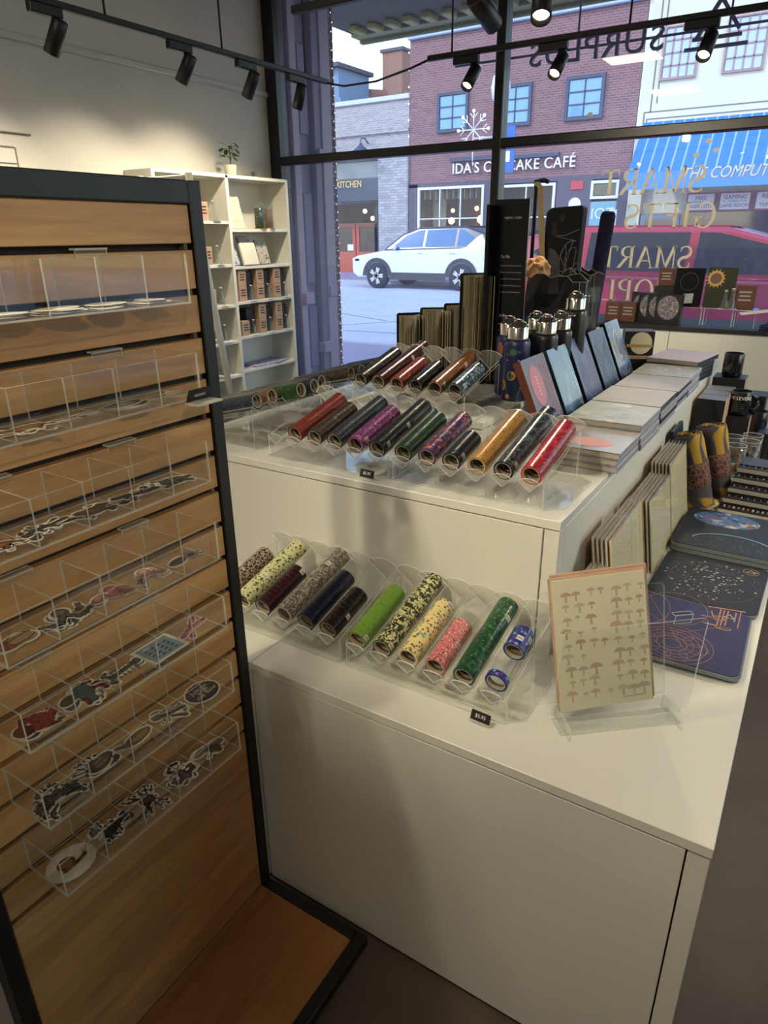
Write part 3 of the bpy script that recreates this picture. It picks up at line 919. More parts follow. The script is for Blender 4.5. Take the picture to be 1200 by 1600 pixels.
# --- cars
def car(name, label, loc, L, body, roofm, s=1.0, rot=0.0, dark_arch=True, glass=None, tail=None):
    t = thing(name, label, 'car', loc, (0, 0, rot))
    t.scale = (s, s, s)
    W = .92
    k = L / 4.6
    X = lambda x: x * k
    lower = [(0.02, .42), (0, .72), (.12, .90), (1.12, 1.06), (4.4, 1.14), (4.56, 1.0), (4.6, .5), (4.45, .33), (.2, .3)]
    mf = Matrix(((1, 0, 0, 0), (0, 0, 1, 0), (0, 1, 0, 0), (0, 0, 0, 1)))
    MB().prism([(X(a), b) for a, b in lower], -W, W, 0, 0, mf).build('body', body, t, bevel=.07, seg=3)

    def hw(z):
        return .90 - (z - 1.06) / .62 * .24
    gh_ = [(1.1, 1.05), (1.72, 1.50), (2.2, 1.66), (3.7, 1.68), (4.3, 1.5), (4.5, 1.1)]
    n = len(gh_)
    vs = [(X(a), -hw(b), b) for a, b in gh_] + [(X(a), hw(b), b) for a, b in gh_]
    fs = [list(range(n)), list(range(2 * n - 1, n - 1, -1))] + [(i, n + i, n + (i + 1) % n, (i + 1) % n) for i in range(n)]
    MB().add(vs, fs).build('cabin', roofm, t, bevel=.05, seg=3)
    if roofm is not body:
        for sd in (-1, 1):
            w = [(3.55, 1.09), (3.8, 1.15), (4.06, 1.40), (4.2, 1.47), (4.44, 1.14), (4.45, 1.05)]
            m_ = len(w)
            vs = [(X(a), sd * (hw(b) + .008), b) for a, b in w] + [(X(a), sd * (hw(b) - .03), b) for a, b in w]
            MB().add(vs, [list(range(m_)), list(range(2 * m_ - 1, m_ - 1, -1))] + [(i, m_ + i, m_ + (i + 1) % m_, (i + 1) % m_) for i in range(m_)]).build('rear_pillar', body, t)
    # roof skin
    MB().add([(X(2.15), -.62, 1.675), (X(3.75), -.62, 1.695), (X(3.75), .62, 1.695), (X(2.15), .62, 1.675), (X(2.15), -.62, 1.66), (X(3.75), -.62, 1.68), (X(3.75), .62, 1.68), (X(2.15), .62, 1.66)],
             [(0, 1, 2, 3), (7, 6, 5, 4), (0, 4, 5, 1), (2, 6, 7, 3), (0, 3, 7, 4), (1, 5, 6, 2)]).build('roof_panel', roofm, t)
    gm = glass or DKG
    wins = [[(1.42, 1.13), (1.84, 1.46), (2.25, 1.59), (2.42, 1.6), (2.42, 1.15)], [(2.5, 1.15), (2.5, 1.6), (3.42, 1.61), (3.42, 1.17)], [(3.5, 1.17), (3.5, 1.61), (3.66, 1.58), (4.0, 1.38), (3.75, 1.18)]]
    for sd in (-1, 1):
        for w in wins:
            vs = [(X(a), sd * (hw(b) + .006), b) for a, b in w] + [(X(a), sd * (hw(b) - .02), b) for a, b in w]
            m_ = len(w)
            fs = [list(range(m_)), list(range(2 * m_ - 1, m_ - 1, -1))] + [(i, m_ + i, m_ + (i + 1) % m_, (i + 1) % m_) for i in range(m_)]
            MB().add(vs, fs).build('side_window', gm, t)
        for wx in (.92, 3.68):
            a_ = [(X(wx) + .5 * math.cos(R(d)), .36 + .5 * math.sin(R(d))) for d in range(0, 181, 15)] + [(X(wx) + .385 * math.cos(R(d)), .36 + .385 * math.sin(R(d))) for d in range(180, -1, -15)]
            MB().prism(a_, sd * (W + .012) - .02, sd * (W + .012), 0, 0, mf).build('wheel_arch', mat('arch_plastic', '#33353c', .7), t)
        MB().box(X(1.35), X(3.2), sd * (W + .01) - .02, sd * (W + .01) + .005, .26, .46).build('sill_trim', mat('arch_plastic', '#33353c', .7), t)
        for hx in (2.25, 3.3):
            MB().box(X(hx), X(hx) + .2, sd * (W + .015) - .015, sd * (W + .015), .98, 1.02, 0, None, .008).build('door_handle', body, t)
        m2 = MB().ball((X(1.55), sd * (W + .06), 1.15), .07, .1, .08, 10, 6)
        m2.build('mirror', body, t)
        MB().box(X(4.35), X(4.58), sd * (W - .06) - .05, sd * (W - .06) + .08, .95, 1.08, 0, None, .02).build('tail_lamp', tail or mat('tail_red', '#8c1f26', .3), t)
        MB().box(X(.03), X(.3), sd * (W - .1) - .1, sd * (W - .1) + .09, .74, .85, 0, None, .02).build('headlamp', mat('lamp_clear', '#cfd8e4', .15), t)
        for wx in (.92, 3.68):
            Mw = Matrix.Translation((X(wx), sd * (W - .055), .36)) @ Matrix.Rotation(R(90) * (-sd), 4, 'X')
            wl_ = MB().lathe([(.22, -.1), (.35, -.1), (.37, -.07), (.37, .07), (.35, .1), (.24, .1)], 28, 0, Mw).build('wheel', mat('tyre', '#26272c', .85), t)
            rim = MB().lathe([(.25, .06), (.25, .1), (.22, .105), (.22, .05), (.03, .05), (.01, .11)], 24, 0, Mw)
            rim.build('rim', mat('rim_dark', '#3c3f48', .4, metal=.6), wl_)
            sp_ = MB()
            for q in range(5):
                a0 = 2 * PI * q / 5
                for off in (-.16, .16):
                    c_, s_ = math.cos(a0 + off), math.sin(a0 + off)
                    sp_.prism([(.03 * -s_, .03 * c_), (.03 * s_, -.03 * c_), (.235 * c_ + .022 * s_, .235 * s_ - .022 * c_), (.235 * c_ - .022 * s_, .235 * s_ + .022 * c_)], .08, .12, 0, 0, Mw)
            sp_.build('spokes', mat('rim_silver', '#c9ccd6', .3, metal=.7), wl_)
    MB().add([(X(1.16), -.8, 1.1), (X(1.16), .8, 1.1), (X(1.74), .66, 1.51), (X(1.74), -.66, 1.51)], [(0, 1, 2, 3)]).build('windscreen', gm, t).location = (-.02, 0, .01)
    MB().add([(X(4.49), -.76, 1.14), (X(4.49), .76, 1.14), (X(4.31), .66, 1.47), (X(4.31), -.66, 1.47)], [(3, 2, 1, 0)]).build('rear_window', gm, t).location = (.03, 0, .01)
    MB().box(-.02, .06, -.75, .75, .34, .5, 0, None, .02).build('bumper', mat('arch_plastic', '#33353c', .7), t)
    return t


WCAR = mat('white_car_paint', '#cdd3e6', .25, coat=.6)
car('parked_car', 'white sport utility car parked on the far side of the street', (-13.62, 20.65, 0), 4.6, WCAR, mat('black_roof', '#2c3446', .2, coat=.5), 1.09, glass=mat('blue_glass', '#4f6f9c', .05, spec=1.0))
RCAR = mat('red_car_paint', '#b01c34', .22, coat=1.0)
rc = car('parked_car', 'red sport utility car parked at the kerb close outside the window', (1.7, 10.1, 0), 6.0, RCAR, RCAR, 1.0, rot=PI, glass=mat('tinted_glass', '#20242c', .05, spec=1.0))
# ------------------------------------------------------------------ lighting track
TZ = 2.62
def spotlamp(loc, aim, power, label, lit=True, size=62, group='spotlights on the ceiling tracks', face=None, blend=.5, zdrop=.0, color=(1.0, .86, .61)):
    """adapter box on the track, stem, can aimed at a point; its own light sits in the can's mouth"""
    t = thing('track_spotlight', label, 'spotlight', loc, (0, 0, 0), group)
    ang = 0 if face is None else face
    M = Matrix.Rotation(ang, 4, 'Z')
    MB().box(-.085, .085, -.018, .018, -.05, -.008, 0, M, .004).build('adapter', BLACKM, t)
    MB().cyl((.04 * math.cos(ang), .04 * math.sin(ang), -.05), (.04 * math.cos(ang), .04 * math.sin(ang), -.1), .009, seg=8).build('stem', BLACKM, t)
    piv = Vector((.04 * math.cos(ang), .04 * math.sin(ang), -.12))
    d = (Vector(aim) - (Vector(loc) + piv)).normalized()
    Q = Matrix.Translation(piv) @ d.to_track_quat('Z', 'Y').to_matrix().to_4x4()
    MB().lathe([(.030, -.07), (.036, -.065), (.037, .085), (.032, .085), (.030, .06)], 20, 0, Q).build('can', BLACKM, t)
    if lit:
        MB().lathe([(.0295, .058), (.0295, .062)], 18, 0, Q).build('lens', mat('lit_lens', '#fff1d8', .3, emit='#ffe9c8', estr=28), t)
        ld = bpy.data.lights.new('spot', 'SPOT')
        ld.energy = power; ld.spot_size = R(size); ld.spot_blend = blend; ld.shadow_soft_size = .03
        ld.color = color
        lo = bpy.data.objects.new('light', ld); COL.objects.link(lo)
        lo.parent = t
        lo.matrix_local = Matrix.Translation(piv + d * .095) @ d.to_track_quat('-Z', 'Y').to_matrix().to_4x4()
    else:
        MB().lathe([(.0295, .058), (.0295, .062)], 18, 0, Q).build('lens', mat('dark_lens', '#3a362f', .2), t)
    return t


def track(name, p0, p1, label, rods, z=TZ):
    t = thing(name, label, 'light track', ((p0[0] + p1[0]) / 2, (p0[1] + p1[1]) / 2, z))
    dx, dy = (p1[0] - p0[0]) / 2, (p1[1] - p0[1]) / 2
    MB().box(-abs(dx) - .017, abs(dx) + .017, -abs(dy) - .017, abs(dy) + .017, -.008, .022, 0, None, .004).build('rail', BLACKM, t)
    for a, b in rods:
        MB().cyl((a - t.location.x, b - t.location.y, .02), (a - t.location.x, b - t.location.y, CEIL - z), .006, seg=8).build('rod', BLACKM, t)
    return t


track('light_track', (-3.37, -1.5), (-3.37, 4.6), 'black light track running along the pale left wall', [(-3.37, 2.74), (-3.37, 3.56), (-3.37, 4.36), (-3.37, 0)])
track('light_track', (-2.42, 4.42), (2.6, 4.42), 'black light track hung parallel to the shop window', [(-2.27, 4.42), (-1.2, 4.42), (1.5, 4.42)])
track('light_track', (-2.2, 2.8), (2.6, 2.8), 'black light track above the counter behind the lit bulbs', [(-1.0, 2.8), (1.6, 2.8)], 2.5)
track('light_track', (-3.0, -.9), (2.6, -.9), 'black light track across the back of the shop', [(-2, -.9), (1.6, -.9)])
cab = MB().tube([(-3.37, 4.6, TZ), (-3.2, 4.58, TZ - .04), (-2.9, 4.53, TZ - .05), (-2.6, 4.47, TZ - .02), (-2.42, 4.42, TZ + .005)], .007, 6)
tag(cab.build('power_cable', BLACKM), 'thin black power cable slung between the two light tracks', 'cable')
# left track: cans aimed at the left wall and shelves
for y, aim, lb, pw, lit in ((2.40, (-4.15, 2.2, 1.2), 'black spotlight nearest on the left wall track, over the slatted stand', 54, 1), (3.22, (-4.15, 3.0, 1.2), 'second black spotlight along the left wall track', 54, 1),
                            (3.76, (-4.1, 3.8, 1.4), 'third black spotlight on the left wall track, before the window frame', 54, 1), (4.25, (-3.95, 4.3, 1.0), 'last black spotlight on the left wall track, in front of the window', 35, 1)):
    spotlamp((-3.37, y, TZ), aim, pw, lb, True, 110, face=R(90), blend=1.0)
spotlamp((-3.37, 1.93, TZ), (-4.15, 1.6, 1.2), 45, 'black spotlight before the wall track ones, cut by the top of the photo', True, 110, face=R(90), blend=1.0)
# window track: lit cans looking back into the shop
for x, aim, lb, pw in ((-2.17, (-2.3, 3.0, .9), 'lit black spotlight hanging left of the window mullion', 14), (-1.62, (-1.7, 2.9, 1.0), 'lit spotlight just right of the window mullion over the brick building', 14), (-.83, (-.9, 3.1, 1.0), 'lit spotlight at the right over the reversed shop sign', 16)):
    spotlamp((x, 4.42, TZ), aim, pw, lb, True, 70, face=0)
spotlamp((-1.12, 2.8, 2.5), (-.75, 1.9, 1.0), 42, 'bright lit spotlight in front of the upper window, right of the mullion', True, 62, face=0)
spotlamp((-1.35, 2.8, 2.5), (-1.05, 4.85, 1.5), 75, 'dark-backed spotlight can crossing the mullion at the top of the window', True, 60, face=0)
spotlamp((-.1, 2.8, 2.5), (-.6, 4.6, 1.4), 45, 'spotlight aimed at the window ledge from over the counter', True, 60, face=0)
# cans behind the camera that light the counter and the stand
for x, y, aim, pw, sz, lb in ((-1.04, -.9, (-.75, 1.5, 1.0), 95, 36, 'spotlight at the back of the shop aimed at the tape racks'),
                          (.35, .1, (-.20, 1.3, .7), 42, 44, 'spotlight above the aisle aimed at the counter corner'),
                          (-1.25, .1, (-.25, 1.15, .5), 54, 56, 'spotlight over the slatted stand aimed at the counter front'),
                          (1.3, -.9, (-.95, .65, 1.35), 92, 28, 'spotlight at the back of the shop aimed at the slatted stand'),
                          (-2.6, -.9, (-2.6, 2.2, .6), 50, 60, 'spotlight at the back of the shop aimed at the side aisle')):
    spotlamp((x, y, TZ), aim, pw, lb, True, sz, face=0, blend=.8)
track('light_track', (-1.5, .1), (1.6, .1), 'short black light track above the aisle', [(-.5, .1), (1.4, .1)])
spotlamp((1.2, 2.8, 2.5), (-.15, 2.5, .8), 105, 'spotlight over the counter aimed at the desk mats', True, 62, face=0)
spotlamp((1.9, 2.8, 2.5), (1.0, 1.2, 0), 40, 'spotlight over the right aisle floor', True, 62, face=0)

for k, (x, y) in enumerate(((-2.4, .6), (.9, .2), (-2.4, -1.6), (.9, -1.8))):  # fill light panels added out of view to raise the room's ambient
    t = thing('fill_panel', ['added square fill light panel near the left wall', 'added square fill light panel above the right aisle', 'added square fill light panel at the rear left', 'added square fill light panel at the rear right'][k], 'fill light', (x, y, CEIL))
    B('housing', -.32, .32, -.32, .32, -.03, 0, WHITE, t, .004)
    B('diffuser', -.30, .30, -.30, .30, -.034, -.0305, mat('fill_diffuser', '#fff4e2', .5, emit='#fff0dc', estr=2.2), t)
    ad = bpy.data.lights.new('panel', 'AREA'); ad.shape = 'SQUARE'; ad.size = .58; ad.energy = (20, 2, 13, 3)[k]; ad.color = (1.0, .9, .76)
    ao = bpy.data.objects.new('light', ad); COL.objects.link(ao); ao.parent = t; ao.location = (0, 0, -.036)

# ------------------------------------------------------------------ bookcase on the left wall
bc = thing('bookcase', 'tall white open bookcase standing against the left wall by the window', 'bookcase', (-4.01, 4.04, 0))
BX0, BX1 = -.135, .13
for y in (-.68, -.01, .665):
    B('upright', BX0, BX1, y - .011, y + .017, 0, 2.02, WHITE, bc, .002)
B('back_panel', BX0, BX0 + .006, -.66, .66, .04, 2.0, WHITE, bc)
B('top_board', BX0, BX1, -.67, .66, 1.998, 2.022, WHITE, bc, .002)
RS = [1.655, 1.39, 1.13, .866, .60, .33, .07]
LS = [1.71, 1.41, 1.115, .845, .58, .33, .07]
for z in RS:
    B('shelf', BX0, BX1 - .004, .008, .655, z - .022, z, WHITE, bc, .002)
for z in LS:
    B('shelf', BX0, BX1 - .004, -.662, -.022, z - .022, z, WHITE, bc, .002)
B('plinth', BX0, BX1 - .03, -.66, .66, 0, .06, WHITE, bc)

SX = -3.94   # front face of the goods on the shelves
def kraftbox(x, y, z, w, d, h, lab, m=KRAFT, grp=None, lines=True, rz=0.0, facing='x'):
    t = thing('gift_box', lab, 'box', (x, y, z), (0, 0, rz), grp)
    B('carton', -d / 2, d / 2, -w / 2, w / 2, 0, h, m, t, .002)
    if lines:
        q = MB()
        for k in range(3):
            zz = h * (.7 - .17 * k); ww = w * (.32 - .05 * (k % 2))
            q.box(d / 2 + .0002, d / 2 + .0008, -ww, ww, zz, zz + h * .07)
        q.build('printed_text', DPRINT if m is KRAFT else GPRINT, t)
    return t


GLASSY = clear('bottle_glass', (.86, .9, .88), haze=.10, hazecol='#cfd6d2', refl=1.3)
def flask(x, y, z, h, lab, grp=None):
    t = thing('glass_flask', lab, 'flask', (x, y, z), (0, 0, 0), grp)
    r = h * .22
    MB().lathe([(r * .9, 0), (r, .005), (r * .95, h * .25), (r * .45, h * .6), (r * .38, h * .9), (r * .5, h)], 14, 0).build('body', GLASSY, t)
    MB().lathe([(r * .34, h * .9), (r * .34, h * 1.02)], 10, 0).build('stopper', mat('pale_stopper', '#b9b4a6', .5), t)
    B('coaster', -r * 1.3, r * 1.3, -r * 1.3, r * 1.3, -.0005, .0004, WPAPER, t)
    return t


RN = ['second', 'third', 'fourth', 'fifth']
# right column, third and fourth shelves: kraft boxes, black boxes, flasks
for si, (z, cols) in enumerate(((1.13, (2, 2, 2)), (.866, (1, 2, 2)))):
    sname = ('middle', 'second lowest')[si]
    for c, n in enumerate(cols):
        y = 4.04 + .085 + c * .205
        pos = ('left', 'middle', 'right')[c]
        for k in range(n):
            kraftbox(SX, y, z + k * .1155, .085, .09, .115, f'{"upper" if k else ("lower" if n > 1 else "single")} kraft box of the {pos} pile on the {sname} filled shelf, window side')
        bb = kraftbox(SX - .035, y + .088, z, .083, .09, .215 if si == 0 else .2, f'tall black box behind the flask beside the {pos} kraft pile, {sname} filled shelf', BLKCARD, None, False)
        flask(SX + .035, y + .098, z + .001, .115, f'small glass flask in front of the black box, {pos} of the {sname} filled shelf', 'glass flasks on the bookcase')
# first shelf right: pale cards and two printed tumblers
CRDM = pattern('botanical_card', '#cfc8ba', ['#a9a39a', '#b98f86'], 'flecks', 60, .22, .7, coat=0)
for k, (y, a) in enumerate(((4.12, .05), (4.22, .0))):
    M = Matrix.Translation((SX - .02, y, 1.657)) @ Matrix.Rotation(R(-14), 4, 'Y')
    o = MB().box(-.006, .006, -.055, .055, 0, .235, 0, M, .002).build('boxed_towel', CRDM)
    tag(o, ('pale printed pack leaning at the left of the top shelf, window side', 'cream printed pack leaning beside the tumblers on the top shelf')[k], 'pack')
for k, (y, c1, lb) in enumerate(((4.40, '#2f4a30', 'dark green printed glass tumbler on the top shelf, window side'), (4.51, '#c39a8c', 'pink floral glass tumbler on the top shelf, window side'))):
    t = thing('glass_tumbler', lb, 'tumbler', (SX + .02, y, 1.656))
    MB().lathe([(.034, .0), (.036, .003), (.036, .15), (.034, .15), (.034, .01)], 18, 0).build('print_sleeve', pattern('tumbler_print%d' % k, c1, ['#e0c8b8' if k else '#8fae5a', '#7a3a40' if k else '#142014'], 'spots', 55, .3), t)
    MB().lathe([(.037, .0), (.0375, .19), (.036, .19), (.0362, .0)], 18, 0).build('glass', GLASSY, t)
    MB().lathe([(.05, -.0005), (.05, .004)], 18, 0).build('coaster', GOLDT, t)
# second shelf right: folded towels with blue print
BLUEF = pattern('blue_floral', '#c3c6cf', ['#5b7fc4', '#8f93a0'], 'flecks', 45, .3, .8, coat=0)
GREYF = pattern('grey_floral', '#aaa498', ['#5d5852', '#d6d0c4'], 'flecks', 50, .3, .8, coat=0)
CRM = mat('cream_cloth', '#d8d3c6', .9, var=.04)
for y, w, h, m, dx, lb in ((4.10, .12, .17, BLUEF, .0, 'pale blue floral pack leaning at the left of the second shelf'), (4.24, .17, .17, CRM, .05, 'plain cream pack leaning in front on the second shelf'), (4.30, .13, .22, GREYF, -.03, 'grey floral pack standing behind on the second shelf'), (4.43, .13, .19, GREYF, .02, 'grey cream pack leaning at the right of the second shelf')):
    M = Matrix.Translation((SX + dx, y, 1.392)) @ Matrix.Rotation(R(-16), 4, 'Y')
    o = MB().box(-.012, .012, -w / 2, w / 2, 0, h, 0, M, .005).build('folded_pack', m)
    tag(o, lb, 'pack')
for k in range(4):
    o = MB().box(-.10, .10, -.11, .11, 0, .006).build('print_sheet', pattern('violet_print', '#a9a6bf', ['#5f5a8a', '#c9b9c4'], 'flecks', 30, .33, .6, coat=0), None, (-4.0 + .01 * (k % 2), 4.2 + .11 * k, .6005 + .0065 * (k % 2)), (0, 0, .1 * k - .1))
    tag(o, 'violet printed sheet lying on the lowest visible shelf', 'print', 'violet sheets on the low shelf')
# left column
for si, z in enumerate(LS[:4]):
    nm = ('highest', 'second', 'third', 'fourth')[si]
    kraftbox(SX, 3.79, z, .09, .09, .125, f'kraft box on the {nm} shelf of the ladder-side column')
    kraftbox(SX - .02, 3.70, z, .09, .09, .22 if si % 2 else .13, f'black box beside the kraft box on the {nm} ladder-side shelf', BLKCARD, None, False)
    flask(SX + .03, 3.90, z + .001, .13, f'small glass flask beside the kraft box on the {nm} ladder-side shelf', 'glass flasks on the bookcase')
    if si > 1:
        kraftbox(SX, 3.60, z, .085, .09, .19, f'tall black box left of the others on the {nm} ladder-side shelf', BLKCARD, None, False)

# plant on the bookcase
pp = thing('potted_plant', 'small round-leaved plant in a cream pot on top of the bookcase', 'plant', (-4.0, 4.21, 2.0225))
MB().lathe([(.036, 0), (.04, .004), (.046, .075), (.043, .078), (.04, .066), (.001, .064)], 22, 0).build('pot', mat('cream_pot', '#cfc9b6', .6), pp)
MB().lathe([(.041, .06), (.001, .066)], 14, 0).build('soil', mat('soil', '#2b211a', .95), pp)
STEM = mat('plant_stem', '#5c6a3a', .7)
LEAFM = mat('plant_leaf', '#33502c', .45, var=.3, vscale=30)
stm = MB(); leafpos = []
stm.tube([(0, 0, .06), (.003, .004, .12), (0, .002, .19)], .004, 6)
random.seed(3)
for k in range(17):
    a = k * 2.4; ln = .035 + .03 * random.random(); z0 = .10 + .0055 * k
    e = Vector((math.cos(a) * ln, math.sin(a) * ln, z0 + .02 + .015 * random.random()))
    stm.tube([(0, .002, z0), e * .6 + Vector((0, 0, z0 * .4 + .012)), e], .0014, 4)
    leafpos.append((e, a))
stm.build('stem', STEM, pp)
for e, a in leafpos:
    q = MB()
    o_ = ell(.018, 0, .021, .017, 0, 10)
    q.prism(o_, 0, .0012)
    q.build('leaf', LEAFM, pp, e, (random.uniform(-.5, .5), random.uniform(-.1, .9), a))
tag(B('small_card', -.02, .02, -.012, .012, 0, .055, mat('grey_card', '#77767a', .7), None, .002, (-4.05, 4.52, 2.0225)), 'small grey block standing on the bookcase near the window', 'block')

# ladder leaning by the bookcase
ld_ = thing('ladder', 'white painted ladder leaning in front of the bookcase', 'ladder', (-3.32, 3.2, 0))
LADM = mat('ladder_paint', '#d3d0c6', .5)
for dy, in ((.36,), (0.0,)):
    pass
for off in (0, -.42):
    MB().tube([(off + .02, .17 + 0, .0), (off + .02, -.08, 1.95)], .021, 8).build('rail', LADM, ld_)
for k in range(8):
    f = (.25 + .24 * k) / 1.95
    MB().tube([(.02, .17 - .25 * f, 1.95 * f), (-.40, .17 - .25 * f, 1.95 * f)], .013, 7).build('rung', LADM, ld_)
scm = MB()
n = 12
pts = [((-.03 - .30 * i / n) - .035, .075 + .02 * math.sin(i * 1.7)) for i in range(n + 1)]
for i in range(n):
    (xa, ya), (xb, yb) = pts[i], pts[i + 1]
    scm.add([(xa, ya, .32), (xb, yb, .3 + .02 * (i % 2)), (xb, yb, .85), (xa, ya, .85), (xa, ya + .012, .32), (xb, yb + .012, .3 + .02 * (i % 2)), (xb, yb + .012, .85), (xa, ya + .012, .85)],
            [(0, 1, 2, 3), (7, 6, 5, 4), (0, 4, 5, 1), (3, 2, 6, 7), (0, 3, 7, 4), (1, 5, 6, 2)])
scm.build('cloth', mat('bottle_green_cloth', '#14221f', .9))
sc_o = bpy.data.objects['cloth']; sc_o.name = 'hanging_scarf'; sc_o.location = (-3.32, 3.16, 0)
tag(sc_o, 'dark green cloth hanging over a ladder rung', 'scarf')

# ------------------------------------------------------------------ slatted stand
st = thing('slatwall_stand', 'maple slatted display stand in a black steel frame', 'display stand', (-.965, .62, 0))
MAPLE = wood('maple', '#a87a48', '#cf9f66', 1.0, 'Y')
MAPLE2 = wood('maple_base', '#8a5a32', '#ab7846', 1.0, 'Y')
GZ = [1.585 - .0754 * k for k in range(15)]
edges = [1.652] + GZ + [.03]
for i in range(15):
    zt = edges[0] if i == 0 else GZ[i - 1] - .0055
    B('slat', -.016, 0, -.285, .283, GZ[i] + .0055, zt, MAPLE, st, .0012)
B('lower_panel', -.016, 0, -.285, .283, .03, GZ[14] - .0055, MAPLE, st, .0012)
B('backing_board', -.032, -.0165, -.285, .283, .03, 1.65, mat('dark_backing', '#1c120c', .8), st)
B('frame_post', -.035, .006, .284, .312, 0, 1.69, BLACKM, st, .002)
B('frame_post', -.035, .006, -.315, -.287, 0, 1.69, BLACKM, st, .002)
B('top_rail', -.035, .006, -.286, .283, 1.653, 1.69, BLACKM, st, .002)
B('base_board', .001, .285, -.286, .283, .004, .029, MAPLE2, st, .001)
B('base_edge', .286, .315, -.315, .312, 0, .031, BLACKM, st, .002)
B('base_edge', .007, .285, .284, .312, 0, .031, BLACKM, st, .002)
B('base_edge', .007, .285, -.315, -.287, 0, .031, BLACKM, st, .002)
for z in GZ:
    B('groove_clip', -.0164, -.004, .268, .276, z - .005, z + .005, mat('clip_steel', '#5d4a36', .5), st)
# ------------------------------------------------------------------ acrylic bins and die-cut stickers on the stand
BN = ['topmost', 'second', 'third', 'middle', 'fifth', 'sixth', 'lowest']
BZ = [1.503, 1.352, 1.202, 1.051, .904, .757, .612]
BH = [.074, .074, .074, .074, .07, .07, .07]
Y0, Y1, XB, XF = .385, .788, -.962, -.858
for r in range(7):
    z, h = BZ[r], BH[r]
    t = thing('sticker_bin', f'clear acrylic divided sticker bin, {BN[r]} on the slatted stand' if r not in (1, 2, 4, 5) else f'clear acrylic divided sticker bin, {BN[r]} from the top of the stand', 'bin', (XB, Y0, z))
    w, d = Y1 - Y0, XF - XB
    T = .0026
    MB().plate([(0, 0), (w, 0), (w, h), (0, h)], (T / 2, 0, 0), (0, 1, 0), (0, 0, 1), T).build('back_panel', [ACR, ACE], t)
    MB().plate([(0, 0), (w, 0), (w, h), (0, h)], (d - T / 2, 0, 0), (0, 1, 0), (0, 0, 1), T).build('front_panel', [ACR, ACE], t)
    MB().plate([(0, 0), (d - 2 * T, 0), (d - 2 * T, w), (0, w)], (T, 0, T / 2), (1, 0, 0), (0, 1, 0), T).build('floor_panel', [ACR, ACE], t)
    dv = None
    for k in range(6):
        y = T / 2 + (w - T) * k / 5
        if dv is None:
            dv = MB().plate([(0, 0), (d - 2 * T, 0), (d - 2 * T, h - T - .001), (0, h - T - .001)], (T, 0, T + .0005), (1, 0, 0), (0, 0, 1), T).build('divider', [ACR, ACE], t, (0, y, 0))
        else:
            c = dv.copy(); COL.objects.link(c); c.location = (0, y, 0)
    for yy in (.06, .28):
        hk = MB()
        zt = 1.585 - .0754 * 2 * r - z
        hk.plate([(0, 0), (.055, 0), (.055, .014), (0, .014)], (.0045, yy, zt - .012), (0, 1, 0), (0, 0, 1), .003)
        hk.plate([(0, 0), (.055, 0), (.055, .016), (0, .016)], (-.008, yy, zt + .0005), (0, 1, 0), (1, 0, 0), .003)
        hk.build('hook', [ACR, ACE], t)
pt = thing('price_tag', 'small black price tag clipped at the far end of the second sticker bin', 'price tag', (XF + .004, .775, 1.352))
MB().box(0, .002, -.025, .025, 0, .022, 0, Matrix.Rotation(R(25), 4, 'Y')).build('card', BLKCARD, pt)
MB().box(.0022, .0026, -.012, .012, .008, .013, 0, Matrix.Rotation(R(25), 4, 'Y')).build('printed_price', GPRINT, pt)
MB().box(-.001, .03, -.027, .027, -.004, -.001).build('clip', ACE, pt)

